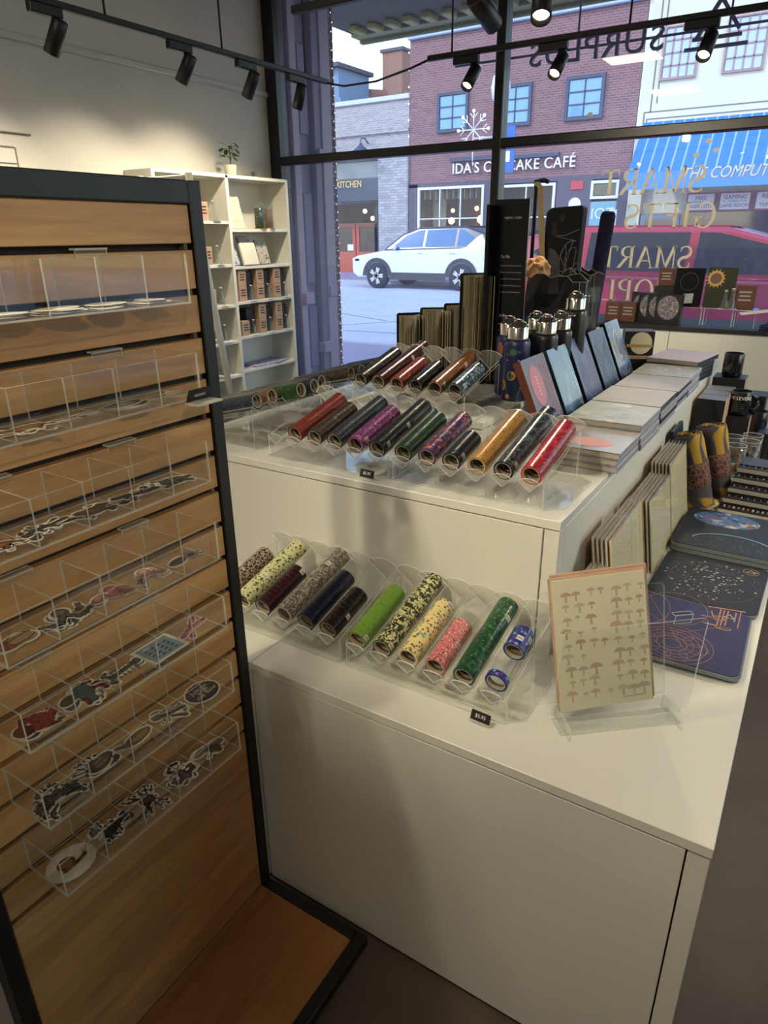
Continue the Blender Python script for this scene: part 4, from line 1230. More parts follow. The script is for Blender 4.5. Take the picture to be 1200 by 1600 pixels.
STK = {
    'fish': (['#6d6a5c', '#3f3f3a', '#a9a08c'], [(0, ('e', 0, 0, .42, .13, 0)), (0, ('g', [(.36, 0), (.5, .14), (.5, -.14)])), (1, ('e', .02, .05, .32, .05, 0)), (2, ('e', -.3, .0, .08, .06, 0))]),
    'otter': (['#6a4526', '#8c6238', '#2a1a10'], [(0, ('e', 0, 0, .36, .15, 8)), (0, ('e', -.38, .02, .12, .11, 0)), (0, ('p', [(.3, 0), (.5, -.1)], .09)), (1, ('e', -.02, -.04, .28, .06, 8)), (2, ('e', -.43, .03, .03, .03, 0)), (0, ('p', [(-.15, -.1), (-.22, -.22)], .07)), (0, ('p', [(.2, -.1), (.16, -.24)], .07))]),
    'bird': (['#9c8f86', '#3a3536', '#c9bfb4'], [(0, ('p', [(-.45, .02), (-.1, 0), (.45, .08)], .12)), (1, ('p', [(-.4, .04), (.1, .03)], .04)), (2, ('p', [(0, -.03), (.44, .05)], .04)), (1, ('p', [(-.05, -.05), (.12, -.12)], .03))]),
    'seal': (['#5a5450', '#8d857c', '#1f1c1b'], [(0, ('e', 0, 0, .42, .19, 4)), (1, ('e', -.03, -.05, .3, .08, 4)), (0, ('e', .36, .07, .12, .1, 0)), (2, ('e', .42, .09, .02, .02, 0)), (2, ('e', -.1, .08, .12, .03, 6))]),
    'shells': (['#b0a27a', '#c9c2a8', '#74836a'], [(0, ('e', -.2, .02, .2, .12, 20)), (1, ('e', .08, -.02, .2, .1, -10)), (0, ('e', .34, .03, .13, .1, 0)), (2, ('e', .05, 0, .1, .04, 0)), (1, ('e', .34, .03, .06, .05, 0))]),
    'whites': (['#d8d3c4', '#b9ac92', '#c6c0b4'], [(0, ('e', 0, 0, .4, .24, 10)), (1, ('e', -.1, .02, .18, .1, 30)), (2, ('e', .16, -.05, .14, .1, 0))]),
    'lizard': (['#3f3b33', '#5f5746', '#23211e'], [(0, ('p', [(-.42, -.06), (-.2, .06), (.1, .02), (.48, .1)], .12)), (0, ('e', -.42, -.08, .1, .07, 30)), (0, ('p', [(-.2, .05), (-.3, .2)], .05)), (0, ('p', [(-.2, .02), (-.12, -.16)], .05)), (0, ('p', [(.08, .02), (.0, .18)], .05)), (0, ('p', [(.08, 0), (.16, -.16)], .05)), (2, ('p', [(-.35, -.02), (-.1, .05), (.3, .07)], .035))]),
    'toad': (['#5c4630', '#7d6240', '#2e2218'], [(0, ('e', 0, 0, .27, .2, 15)), (0, ('e', -.25, .05, .15, .13, 0)), (0, ('p', [(.16, .08), (.36, .15), (.2, .24)], .09)), (0, ('p', [(.16, -.1), (.38, -.12), (.26, -.25)], .09)), (0, ('p', [(-.16, -.1), (-.28, -.25)], .07)), (1, ('e', 0, .02, .15, .1, 15)), (2, ('e', -.3, .12, .03, .03, 0)), (2, ('e', .05, .07, .04, .03, 0))]),
    'newt': (['#2e2a29', '#4a423c', '#6b5b4a'], [(0, ('p', [(-.45, .1), (-.15, .05), (.2, -.05), (.48, -.02)], .17)), (0, ('p', [(-.2, .05), (-.28, -.12)], .05)), (0, ('p', [(.15, -.05), (.22, .14)], .05)), (1, ('p', [(-.35, .1), (.3, -.03)], .05)), (2, ('e', -.4, .1, .04, .04, 0))]),
    'turtle': (['#4a5040', '#2b3026', '#8a8d74'], [(0, ('e', 0, 0, .33, .24, 0)), (0, ('e', .38, .02, .11, .08, 0)), (0, ('p', [(-.2, .18), (-.38, .28)], .09)), (0, ('p', [(-.2, -.18), (-.36, -.26)], .09)), (0, ('p', [(.2, -.18), (.32, -.26)], .08)), (1, ('e', 0, .03, .24, .16, 0)), (2, ('p', [(-.2, 0), (.22, .02)], .03)), (2, ('p', [(0, -.16), (0, .18)], .03))]),
    'clam': (['#8a5a38', '#a58a66', '#4d3c30'], [(0, ('e', -.12, 0, .25, .2, 20)), (1, ('e', .15, .04, .26, .2, -15)), (2, ('p', [(-.3, .05), (0, .12), (.3, .2)], .03)), (2, ('p', [(-.1, -.1), (.2, -.08), (.36, .02)], .03)), (0, ('e', .12, .05, .1, .07, 0))]),
    'octopus': (['#4c4742', '#6d665c', '#2a2725'], [(0, ('e', 0, .2, .17, .2, 0))] + [(0, ('p', [(0, .05), (.22 * s * k / 2, -.05 - .06 * k), (.46 * s * (k / 3 + .1), -.28 + .09 * k), (.5 * s * (k / 3), -.36 + .1 * k)], .07)) for k in (1, 2, 3) for s in (-1, 1)] + [(1, ('e', 0, .22, .09, .12, 0)), (2, ('e', -.06, .1, .025, .025, 0)), (2, ('e', .06, .1, .025, .025, 0))]),
    'redoctopus': (['#a05a52', '#c48a7c', '#6e3430'], [(0, ('e', -.2, .06, .22, .14, 20))] + [(0, ('p', [(-.05, 0), (.15, .1 - .08 * k), (.32, .16 - .1 * k), (.44, .08 - .08 * k)], .055)) for k in range(5)] + [(1, ('e', -.22, .08, .12, .06, 20)), (2, ('e', -.02, .02, .03, .03, 0))]),
    'pinkoctopus': (['#b3776a', '#d0a896', '#7a463e'], [(0, ('e', .05, .2, .16, .17, -20))] + [(0, ('p', [(0, .08), (-.15 - .07 * k, .05 - .09 * k), (-.25 - .05 * k, -.16 - .04 * k)], .05)) for k in range(3)] + [(0, ('p', [(.05, .06), (.18 + .07 * k, -.02 - .07 * k), (.2 + .08 * k, -.22 + .02 * k)], .05)) for k in range(3)] + [(1, ('e', .07, .22, .09, .09, 0))]),
    'crabhermit': (['#6b5550', '#8f7d78', '#3a2e2c'], [(0, ('e', -.18, .02, .28, .15, 8)), (1, ('e', .22, .0, .2, .16, 0)), (2, ('e', .22, .0, .1, .08, 0)), (0, ('p', [(.3, -.08), (.46, -.18)], .05)), (2, ('p', [(-.4, .05), (0, .06)], .04))]),
    'puffer': (['#93372f', '#5a2a26', '#d0b8a0'], [(0, ('e', .06, 0, .3, .29, 0)), (1, ('e', -.28, 0, .18, .2, 0)), (1, ('g', [(-.3, .12), (-.1, .42), (.05, .3)])), (1, ('g', [(.2, -.25), (.3, -.42), (-.02, -.3)])), (0, ('g', [(.28, .05), (.45, .18), (.45, -.12)]))] + [(1, ('e', .06 + .15 * math.cos(k * 2.4) * (k / 9) ** .5 * 1.5, .15 * math.sin(k * 2.4) * (k / 9) ** .5 * 1.5, .03, .03, 0)) for k in range(14)] + [(2, ('e', -.1, .1, .04, .04, 0))]),
    'betta': (['#3f5660', '#7a3436', '#51504c'], [(2, ('e', -.28, .08, .2, .14, 20)), (0, ('e', .08, .08, .2, .27, -15)), (0, ('p', [(.1, -.05), (.02, -.36)], .16)), (1, ('p', [(.25, .0), (.44, -.1), (.42, -.26)], .1)), (1, ('p', [(-.08, -.16), (-.14, -.4)], .08)), (1, ('p', [(.25, .3), (.4, .22)], .07))]),
    'lobster': (['#3c3f3c', '#6f716a', '#252725'], [(0, ('p', [(-.3, -.02), (.3, .04)], .14)), (0, ('e', .4, .06, .09, .12, 0)), (0, ('p', [(-.3, .02), (-.42, .16), (-.3, .24)], .07)), (0, ('p', [(-.3, -.05), (-.44, -.18), (-.34, -.26)], .07))] + [(1, ('p', [(-.2 + .11 * k, 0), (-.24 + .11 * k, .2)], .025)) for k in range(5)] + [(1, ('p', [(-.2 + .11 * k, 0), (-.18 + .11 * k, -.2)], .025)) for k in range(5)] + [(2, ('p', [(-.2, 0), (.3, .05)], .03))]),
    'postcard': (['#7f96a4', '#2f4660', '#b9c4c8'], [(0, ('g', [(-.44, -.36), (.44, -.36), (.44, .36), (-.44, .36)]))] + [(1, ('e', -.28 + .18 * (k % 4), -.24 + .13 * (k // 4), .06, .035, 20)) for k in range(16)] + [(2, ('e', -.2, .25, .1, .05, 0))]),
    'shrimp': (['#a3545c', '#7d3a46', '#d6aaa0'], [(0, ('p', [(-.45, -.08), (-.15, .02), (.4, .06)], .13)), (0, ('g', [(-.1, .06), (.0, .2), (.14, .1)])), (2, ('p', [(-.3, -.05), (.3, .04)], .025)), (1, ('e', .42, .06, .08, .05, 0))]),
    'crab': (['#57504a', '#77706a', '#2c2826'], [(0, ('e', 0, 0, .17, .13, 0))] + [(0, ('p', [(s * .14, .02 - .06 * k), (s * (.32 + .02 * k), .1 - .12 * k), (s * .45, -.04 - .12 * k)], .045)) for k in range(4) for s in (-1, 1)] + [(0, ('p', [(s * .1, .1), (s * .22, .28), (s * .1, .38)], .07)) for s in (-1, 1)] + [(2, ('e', 0, .02, .09, .05, 0))]),
    'horseshoe': (['#4a463c', '#6e6a5c', '#2a2823'], [(0, ('e', .05, 0, .3, .2, 15)), (1, ('e', .12, .03, .2, .1, 15)), (0, ('e', .3, .1, .14, .12, 0)), (0, ('p', [(-.2, .0), (-.5, .14)], .035)), (2, ('p', [(-.1, -.02), (.28, .08)], .03)), (0, ('p', [(-.1, .15), (-.22, .36)], .04)), (0, ('p', [(0, .16), (-.08, .38)], .04))]),
    'geoduck': (['#6b5238', '#94785a', '#3d2f22'], [(0, ('e', .06, 0, .38, .17, 8)), (1, ('e', .12, .0, .26, .1, 8)), (0, ('p', [(-.3, .0), (-.48, .08)], .1)), (2, ('p', [(-.2, .06), (.3, .08)], .025))]),
    'fishbone': (['#5d5a52', '#8f8a7c', '#2f2d2a'], [(0, ('p', [(-.3, .12), (0, 0), (.36, -.06)], .1)), (0, ('e', -.3, .12, .14, .12, 0)), (1, ('g', [(-.05, .05), (.15, .26), (.26, 0)])), (0, ('p', [(.1, 0), (.36, .12)], .04)), (2, ('p', [(-.2, .08), (.3, -.04)], .03)), (0, ('p', [(-.1, -.02), (-.2, -.22)], .06))]),
    'oval': (['#24222a', '#24222a', '#d9d2c0'], [(0, ('e', 0, 0, .46, .38, 0))]),
    'snail': (['#e4dac2', '#5f4030', '#8e6a48'], [(0, ('e', 0, 0, .5, .42, 0)), (2, ('p', [(-.22, -.1), (.1, -.1), (.3, -.06)], .1)), (1, ('e', -.08, .06, .2, .17, 0)), (2, ('e', -.08, .06, .13, .11, 0)), (1, ('e', -.07, .06, .06, .05, 0)), (2, ('p', [(.3, -.05), (.44, .1)], .02)), (2, ('p', [(.28, -.04), (.36, .14)], .02))]),
    'beetle': (['#1d1414', '#3c2a28', '#b7aea4'], [(0, ('e', -.05, -.04, .22, .12, 12)), (0, ('e', .2, .02, .11, .1, 0)), (0, ('p', [(.28, .06), (.42, .16), (.48, .1)], .045)), (0, ('p', [(.28, -.0), (.44, .0), (.48, .06)], .045))] + [(0, ('p', [(-.12 + .13 * k, .05), (-.16 + .15 * k, .2)], .03)) for k in range(3)] + [(0, ('p', [(-.12 + .13 * k, -.1), (-.18 + .14 * k, -.26)], .03)) for k in range(3)] + [(1, ('p', [(-.22, -.08), (.1, 0)], .02)), (0, ('e', -.28, .22, .12, .08, 30)), (0, ('p', [(-.3, .26), (-.2, .4)], .03))]),
    'spider': (['#3a2a20', '#5f4632', '#231812'], [(0, ('e', -.06, .0, .13, .15, 0)), (0, ('e', .1, .02, .08, .09, 0))] + [(0, ('p', [(.08, .03), (.1 * s2 + .12 * k, s * .28), (.2 * s2 + .14 * k, s * .42)], .035)) for k, s2 in ((1, .6), (0, .3), (-1, -.4), (-2, -.6)) for s in (-1, 1)] + [(1, ('e', -.06, 0, .06, .08, 0))]),
    'scorpion': (['#3a2a28', '#5c4442', '#221816'], [(0, ('p', [(.0, -.3), (0, .05)], .16)), (0, ('p', [(0, .05), (-.15, .25), (.05, .38), (.22, .3)], .08)), (0, ('p', [(.08, -.22), (.3, -.2), (.34, -.02)], .09)), (0, ('p', [(-.08, -.22), (-.3, -.26), (-.34, -.08)], .09))] + [(0, ('p', [(0, -.12 + .1 * k), (s * .26, -.16 + .13 * k)], .03)) for k in range(3) for s in (-1, 1)] + [(1, ('p', [(0, -.26), (0, .02)], .05))]),
    'fly': (['#3f3c32', '#6b675a', '#23211c'], [(0, ('e', .05, 0, .15, .2, 30)), (1, ('e', -.26, .08, .22, .11, 10)), (1, ('e', .3, .06, .17, .11, -20)), (0, ('e', .12, -.22, .09, .08, 0)), (2, ('e', .05, 0, .07, .12, 30)), (0, ('p', [(-.02, -.1), (-.2, -.26)], .03)), (0, ('p', [(.16, -.06), (.36, -.22)], .03))]),
}
NAMES = {'fish': 'grey fish', 'otter': 'brown otter', 'bird': 'long pale bird', 'seal': 'grey seal', 'shells': 'yellowish seashell', 'whites': 'pale animal', 'lizard': 'dark lizard', 'toad': 'brown toad', 'newt': 'dark newt', 'turtle': 'green-grey turtle', 'clam': 'orange-brown clam', 'octopus': 'grey octopus', 'redoctopus': 'red octopus', 'pinkoctopus': 'pink octopus', 'crabhermit': 'grey-pink hermit crab', 'puffer': 'red spotted puffer fish', 'betta': 'blue and red fighting fish', 'lobster': 'dark lobster', 'postcard': 'blue rectangular patterned', 'shrimp': 'pink fish', 'crab': 'grey crab', 'horseshoe': 'horseshoe crab', 'geoduck': 'brown clam', 'fishbone': 'grey leaping fish', 'oval': 'black oval lettered', 'snail': 'round snail', 'beetle': 'black stag beetle', 'spider': 'brown spider', 'scorpion': 'dark scorpion', 'fly': 'dark fly'}
ROWS = [['whites'] * 5, ['otter', 'otter', 'bird', 'seal', 'shells'], ['otter', 'lizard', 'toad', 'newt', 'turtle'], ['clam', 'octopus', 'redoctopus', 'pinkoctopus', 'crabhermit'],
        ['puffer', 'betta', 'lobster', 'postcard', 'shrimp'], ['crab', 'horseshoe', 'geoduck', 'fishbone', 'oval'], ['snail', 'beetle', 'spider', 'scorpion', 'fly']]
SBACK = mat('sticker_white', '#ded8ca', .5)


def shape_polys(s, grow):
    if s[0] == 'e':
        return [ell(s[1], s[2], s[3] + grow, s[4] + grow, R(s[5]), 14)]
    if s[0] == 'g':
        p = s[1]; cx = sum(q[0] for q in p) / len(p); cy = sum(q[1] for q in p) / len(p)
        return [[(cx + (q[0] - cx) * (1 + grow * 4), cy + (q[1] - cy) * (1 + grow * 4)) for q in p]]
    out = []
    w = s[2] / 2 + grow
    for a, b in zip(s[1][:-1], s[1][1:]):
        d = Vector((b[0] - a[0], b[1] - a[1])); d.normalize(); n = Vector((-d.y, d.x)) * w
        out.append([(a[0] + n.x, a[1] + n.y), (b[0] + n.x, b[1] + n.y), (b[0] - n.x, b[1] - n.y), (a[0] - n.x, a[1] - n.y)])
    for q in s[1]:
        out.append(ell(q[0], q[1], w, w, 0, 8))
    return out


SMESH = {}
def sticker_mesh(kind):
    if kind in SMESH:
        return SMESH[kind]
    cols, shp = STK[kind]
    mb = MB()
    sc_ = .079
    M = Matrix(((0, -sc_, 0, 0), (sc_, 0, 0, 0), (0, 0, 1, 0), (0, 0, 0, 1)))
    for ci, s in shp:
        if ci == 0 or kind in ('shells', 'clam', 'betta', 'fly', 'puffer'):
            for p in shape_polys(s, .045):
                mb.prism(p, 0, .0006, 0, 0, M)
    for ci, s in shp:
        for p in shape_polys(s, 0):
            mb.prism(p, .0006, .0008 + .00012 * ci, 1 + ci, 1 + ci, M)
    o = mb.build('sticker', [SBACK] + [mat('print_' + c.strip('#'), c, .4, var=.15, vscale=90) for c in cols])
    SMESH[kind] = o.data
    bpy.data.objects.remove(o)
    return SMESH[kind]


CN = ['nearest', 'second', 'middle', 'fourth', 'farthest']
random.seed(11)
for r in range(7):
    for k in range(5):
        kind = ROWS[r][k]
        me = sticker_mesh(kind)
        n = 4 if kind == 'whites' else (1 if kind in ('oval', 'postcard', 'snail') else (3 if k % 2 else 2))
        yc = Y0 + .0026 + (Y1 - Y0) * (k + .5) / 5
        for j in range(n):
            top = j == n - 1
            o = obj('sticker', me, None, ((XB + XF) / 2 + (0 if top else random.uniform(-.006, .006)), yc + (0 if top else random.uniform(-.005, .005)), BZ[r] + .0030 + j * .0013),
                    (0, 0, random.uniform(-.12, .12) if top else random.uniform(-.7, .7)))
            if kind == 'whites':
                o.rotation_euler = (random.uniform(-.03, .03), 0, random.uniform(-1, 1))
            rr = BN[r]
            if top:
                lb = f'{NAMES[kind]} sticker on top in the {CN[k]} compartment of the {rr} bin'
                tag(o, lb, 'sticker')
                if kind == 'oval':
                    for q, (s_, yy) in enumerate((('Just go', .13), ('with', .0), ('the flow', -.13))):
                        text('lettering', s_, .016, mat('cream_lettering', '#cfc6b2', .6), o, frame((-.079 * yy, 0, .0011), (0, 1, 0), (-1, 0, 0)), extrude=.0001, shear=.25)
            else:
                tag(o, f'{NAMES[kind]} sticker lying underneath in the {CN[k]} compartment of the {rr} bin', 'sticker', f'{NAMES[kind]} stickers piled in the {CN[k]} compartment, {rr} bin')
# ------------------------------------------------------------------ tiered white plinths
ZL, ZU, ZT = .69, 1.03, 1.105
XR, YF = .013, .949
def plinth(name, label, x0, x1, y0, y1, z0, z1, top=.022, kick=0.0, parts=True, post=True):
    t = thing(name, label, 'display plinth', (x0, y0, z0))
    w, d, h = x1 - x0, y1 - y0, z1 - z0
    B('worktop', 0, w, 0, d, h - top, h, WHITE, t, .0015)
    pw = .036
    g = .003
    B('front_panel', .001, w - pw - g, .0015, .018, kick, h - top - g, WHITE, t, .001)
    if post:
        B('corner_post', w - pw, w - .002, .003, .04, kick, h - top - g, WHITE, t, .001)
    B('side_panel', w - .018, w - .001, .041 if post else .02, d - .002, kick, h - top - g, WHITE, t, .001)
    B('side_panel', .001, .018, .02, d - .002, kick, h - top - g, WHITE, t, .001)
    B('rear_panel', .02, w - .02, d - .018, d - .001, kick, h - top - g, WHITE, t, .001)
    B('core', .019, w - .019, .019, d - .019, 0, h - top - .004, mat('plinth_core', '#4b4a46', .8), t)
    return t


plinth('display_plinth', 'large white lower counter tier nearest the aisle with the desk mats on it', -.9715, XR, YF, 3.5, 0, ZL, .022, .012)
plinth('display_plinth', 'white lower counter tier behind the slatted stand, left of the seam', -1.95, -.9735, YF, 3.5, 0, ZL, .022, .012)
plinth('display_plinth', 'white upper counter tier holding the row of coloured tape tubes', -1.62, -.393, 1.325, 3.62, ZL, ZU, .022, 0)
plinth('display_plinth', 'low white top riser holding bottles and open notebooks', -1.27, -.765, 1.735, 2.9, ZU, ZT, .02, 0)

# ------------------------------------------------------------------ acrylic tape racks
PIT, TILT, RL, RC = .0655, R(13.5), .255, .024
def rack(label, loc, rot=0.0, n=6, el=.005, er=.005, fan=True):
    t = thing('tape_rack', label, 'tape rack', loc, (0, 0, rot), 'clear acrylic tape racks')
    W = n * PIT
    a, b = -el, W + er
    cl, cr = min(.03, el + .004), min(.035, er + .004)
    base = [(a + cl, -.004), (b - cr, -.004), (b, -.004 + cr), (b, .27 - cr), (b - cr, .27), (a + cl, .27), (a, .27 - cl), (a, -.004 + cl)]
    MB().plate(base, (0, 0, .0016), (1, 0, 0), (0, 1, 0), .003).build('base_plate', [ACR, ACE], t)
    ca, sa = math.cos(TILT), math.sin(TILT)
    V0 = .040
    first = {}
    for k in range(n):
        xc = PIT * (k + .5)
        for sgn in (-1, 1):
            u = Vector((0, ca, sa)); v = Vector((sgn * .7071, -.7071 * sa, .7071 * ca))
            nm = 'channel_wall'
            if sgn not in first:
                first[sgn] = MB().plate([(0, 0), (RL, 0), (RL, .044 if fan else .03), (0, .034 if fan else .03)], (sgn * .0015, 0, V0), u, v, .0022).build(nm, [ACR, ACE], t, (xc, 0, 0))
            else:
                c = first[sgn].copy(); COL.objects.link(c); c.location = (xc, 0, 0)
        v = Vector((0, -sa, ca))
        if 'lip' not in first:
            lip = [(0, 0), (.0235, .0235)] + [(.0235 * math.cos(R(q)), .0235 + .0105 * math.sin(R(q))) for q in range(20, 180, 20)] + [(-.0235, .0235)]
            first['lip'] = MB().plate(lip, (0, -.0022, V0 - .001), (1, 0, 0), v, .0032).build('front_lip', [ACL, ACW], t, (xc, 0, 0))
            fp = [(0, 0)] + [(.062 * math.cos(R(q)), .062 * math.sin(R(q))) for q in range(45, 136, 9)]
            if not fan:
                fp = [(0, 0), (.0235, .0235)] + [(.0235 * math.cos(R(q)), .0235 + .0105 * math.sin(R(q))) for q in range(20, 180, 20)] + [(-.0235, .0235)]
            first['fan'] = MB().plate(fp, (0, RL * ca + .0015, V0 + RL * sa), (1, 0, 0), v, .0024).build('end_fan', [ACL, ACW], t, (xc, 0, 0))
        else:
            for q in ('lip', 'fan'):
                c = first[q].copy(); COL.objects.link(c); c.location = (xc, 0, 0)
    for x in (.002, W - .002):
        MB().plate([(.004, .004), (RL * ca, .004), (RL * ca, V0 + RL * sa + .02), (.004, V0 + .02)], (x, 0, 0), (0, 1, 0), (0, 0, 1), .003).build('side_leg', [ACR, ACE], t)
    MB().plate([(.004, .004), (W - .004, .004), (W - .004, V0 - .002), (.004, V0 - .002)], (0, .012, 0), (1, 0, 0), (0, 0, 1), .0024).build('front_leg', [ACR, ACE], t)
    return t


CORE = mat('tape_core', '#d6cdb6', .7)
BORE = mat('core_bore', '#8f816a', .85, var=.15, vscale=40, stretch=(1, 1, .05))
LABELW = mat('barcode_white', '#dedbd2', .5)
BAR = mat('barcode_ink', '#26241f', .6)
RINGM = {}
def ring_mesh(key, m, mside):
    if key not in RINGM:
        h = .0145
        o = MB().lathe([(.0237, .0001), (.0240, .0003), (.0240, .0010), (.0240, h - .0010), (.0240, h - .0003), (.0237, h - .0001), (.0196, h - .0004), (.0184, h - .0002), (.0184, .0002), (.0196, .0004)], 30,
                       [0, 0, 0, 0, 0, 1, 2, 3, 2, 1], None, True, True).build('tape_roll', [m, mside, CORE, BORE])
        RINGM[key] = o.data
        bpy.data.objects.remove(o)
    return RINGM[key]


def tube_of_tape(rk, ch, n, key, label, off=0.0, code=None, name='tape_tube', tilt=True):
    """n rolls of one design standing end to end in channel ch of a rack"""
    m, ms = TAPES[key]
    c, s = math.cos(TILT), math.sin(TILT)
    rv = rk.rotation_euler[2]
    p = Vector((PIT * (ch + .5), .002 + off * c, .040 + .0262 * 1.4142 * c + off * s))
    p = Vector(rk.location) + Matrix.Rotation(rv, 3, 'Z') @ p
    t = thing(name, label, 'washi tape', p)
    # local z runs up the channel
    t.rotation_mode = 'XYZ'
    t.rotation_euler = (Matrix.Rotation(rv, 4, 'Z') @ Matrix.Rotation(R(-90) + TILT, 4, 'X')).to_euler()
    me = ring_mesh(key, m, ms)
    for k in range(n):
        obj('tape_roll', me, t, (0, 0, k * .0146), (0, 0, (k * 2.39) % 6.28))
    for (k, ang) in (code or ()):
        q = MB()
        r_ = .02425
        for i in range(3):
            a0, a1 = R(ang) + (i - 1.5) * .2, R(ang) + (i - .5) * .2
            q.add([(r_ * math.cos(a0), r_ * math.sin(a0), .001), (r_ * math.cos(a1), r_ * math.sin(a1), .001), (r_ * math.cos(a1), r_ * math.sin(a1), .0135), (r_ * math.cos(a0), r_ * math.sin(a0), .0135)], [(0, 1, 2, 3)])
        r_ = .0244
        for i in range(6):
            a0 = R(ang) - .25 + i * .085
            q.add([(r_ * math.cos(a0), r_ * math.sin(a0), .003), (r_ * math.cos(a0 + .04), r_ * math.sin(a0 + .04), .003), (r_ * math.cos(a0 + .04), r_ * math.sin(a0 + .04), .010), (r_ * math.cos(a0), r_ * math.sin(a0), .010)], [(0, 1, 2, 3)], 1)
        q.build('barcode_label', [LABELW, BAR], t, (0, 0, k * .0146))
    return t


def tp(key, base, cols, kind='flecks', scale=120, size=.33, side=None, rough=.28):
    return (pattern('tape_' + key, base, cols, kind, scale, size, rough, coat=.12), mat('tape_side_' + key, side or base, .5))


TAPES = {
    'browngrid': tp('browngrid', '#4a342a', ['#b9ab9b'], 'lines', 100, .28), 'leafcream': tp('leafcream', '#c9cb98', ['#2f4a26', '#7a4a2c'], 'spots', 85, .3, '#c9cb98'),
    'maroon': tp('maroon', '#2c0d12', ['#3f161c'], 'flecks', 120, .3), 'greyink': tp('greyink', '#b7ad9c', ['#4d4842', '#7b7266'], 'swirl', 110, .3),
    'navy': tp('navy', '#14192c', ['#1d2440'], 'flecks', 110, .3), 'darkbrown': tp('darkbrown', '#1c1310', ['#38271a'], 'flecks', 110, .3),
    'lime': tp('lime', '#6f9636', ['#517422'], 'flecks', 150, .25, '#55702c'), 'zebra': tp('zebra', '#d3cc98', ['#27351f'], 'swirl', 120, .36, '#4a5a30'),
    'pebble': tp('pebble', '#dccb8c', ['#7fa08c', '#7a4a22'], 'spots', 75, .32, '#d8c98e'), 'rose': tp('rose', '#bd6a6c', ['#6d2a30', '#e0b8a8'], 'flecks', 140, .3),
    'fern': tp('fern', '#1b4630', ['#4f8440', '#12301c'], 'flecks', 110, .3), 'blueflower': tp('blueflower', '#1f2f7c', ['#6fa0c8', '#7a3f78'], 'spots', 80, .34),
    'rust': tp('rust', '#6a2218', ['#8a3626'], 'flecks', 150, .3), 'bark': tp('bark', '#332a22', ['#5d4a36'], 'flecks', 120, .3), 'slate': tp('slate', '#2a323c', ['#4a5a66'], 'spots', 100, .25),
    'magenta': tp('magenta', '#7d3473', ['#c08ab0', '#3c1238'], 'spots', 110, .3), 'black': tp('black', '#14151a', ['#2b2f30'], 'flecks', 90, .28), 'forest': tp('forest', '#1c3a22', ['#31543a'], 'flecks', 90, .28),
    'coral': tp('coral', '#3a2450', ['#c0614a', '#7a3a62'], 'spots', 70, .33), 'ink': tp('ink', '#10141c', ['#27303a'], 'flecks', 90, .25), 'gold': tp('gold', '#a8762e', ['#6a4416', '#cfa052'], 'spots', 160, .3),
    'night': tp('night', '#12161c', ['#55606a'], 'swirl', 120, .2), 'red': tp('red', '#a51424', ['#d0485a', '#64101a'], 'swirl', 150, .25, '#b02a34'),
    'blackgold': tp('blackgold', '#17161a', ['#7d6a48'], 'flecks', 110, .22), 'wine': tp('wine', '#3a1018', ['#541c26'], 'flecks', 110, .28), 'brick': tp('brick', '#7c2c24', ['#b06a50', '#481410'], 'flecks', 120, .3),
    'copper': tp('copper', '#7a4a26', ['#94602f'], 'flecks', 90, .28), 'mosaic': tp('mosaic', '#1d3346', ['#9ab0b4', '#55707e'], 'spots', 80, .36), 'tan': tp('tan', '#6f4c30', ['#94683f'], 'flecks', 100, .3),
    'green': tp('green', '#1f3d18', ['#37602a'], 'flecks', 90, .3), 'plum': tp('plum', '#1d1a36', ['#2d2848'], 'flecks', 90, .3), 'olive': tp('olive', '#2a281c', ['#4a4630'], 'swirl', 140, .3),
}
rA = rack('clear acrylic rack on the lower tier behind the slatted stand', (-.825 - PIT * 5.5, 1.055, ZL + .001))
rB = rack('clear acrylic rack on the lower tier beside the mushroom print', (-.745 - PIT * .5, 1.055, ZL + .001), er=.03)
rC = rack('clear acrylic rack on the upper tier, left one in the front row', (-.885 - PIT * 5.5, 1.365, ZU + .001))
rD = rack('clear acrylic rack on the upper tier, ending at the red tape tube', (-.81 - PIT * .5, 1.365, ZU + .001), er=.04)
rE = rack('clear acrylic rack on the low riser in front of the open notebooks', (-1.195 - PIT * .5, 1.755, ZT + .001), er=.03)
rF = rack('clear acrylic rack turned sideways at the left edge of the upper tier', (-1.575, 1.43 - PIT * .5 + 6 * PIT, ZU + .001), R(-90), fan=False)
rG = rack('clear acrylic rack turned sideways, the farther one along the left edge', (-1.575, 1.905 - PIT * .5 + 6 * PIT, ZU + .001), R(-90), fan=False)
tube_of_tape(rA, 0, 12, 'browngrid', 'brown gridded tape tube half hidden behind the stand post')
tube_of_tape(rA, 1, 16, 'leafcream', 'cream tape tube with green leaves, lower tier by the stand', 0, [(5, -60)])
tube_of_tape(rA, 2, 10, 'maroon', 'dark maroon tape tube on the lower tier', 0, [(9, -30)])
tube_of_tape(rA, 3, 17, 'greyink', 'grey and white inked tape tube on the lower tier', 0, [(12, -70)])
tube_of_tape(rA, 4, 12, 'navy', 'plain dark navy tape tube on the lower tier')
tube_of_tape(rA, 5, 9, 'darkbrown', 'short dark brown tape tube at the right of its lower rack', 0, [(3, -10)])
tube_of_tape(rB, 0, 12, 'lime', 'lime green tape tube on the lower tier', 0, [(0, -20)])
tube_of_tape(rB, 1, 17, 'zebra', 'long cream tape tube with black-green swirls on the lower tier', 0, [(0, -25)])
tube_of_tape(rB, 2, 12, 'pebble', 'pale yellow tape tube with brown and teal pebbles', 0, [(11, -40)])
tube_of_tape(rB, 3, 9, 'rose', 'pink-red floral tape tube on the lower tier', 0, [(4, -25)])
tube_of_tape(rB, 4, 16, 'fern', 'long dark green leafy tape tube on the lower tier', 0, [(12, -25)])
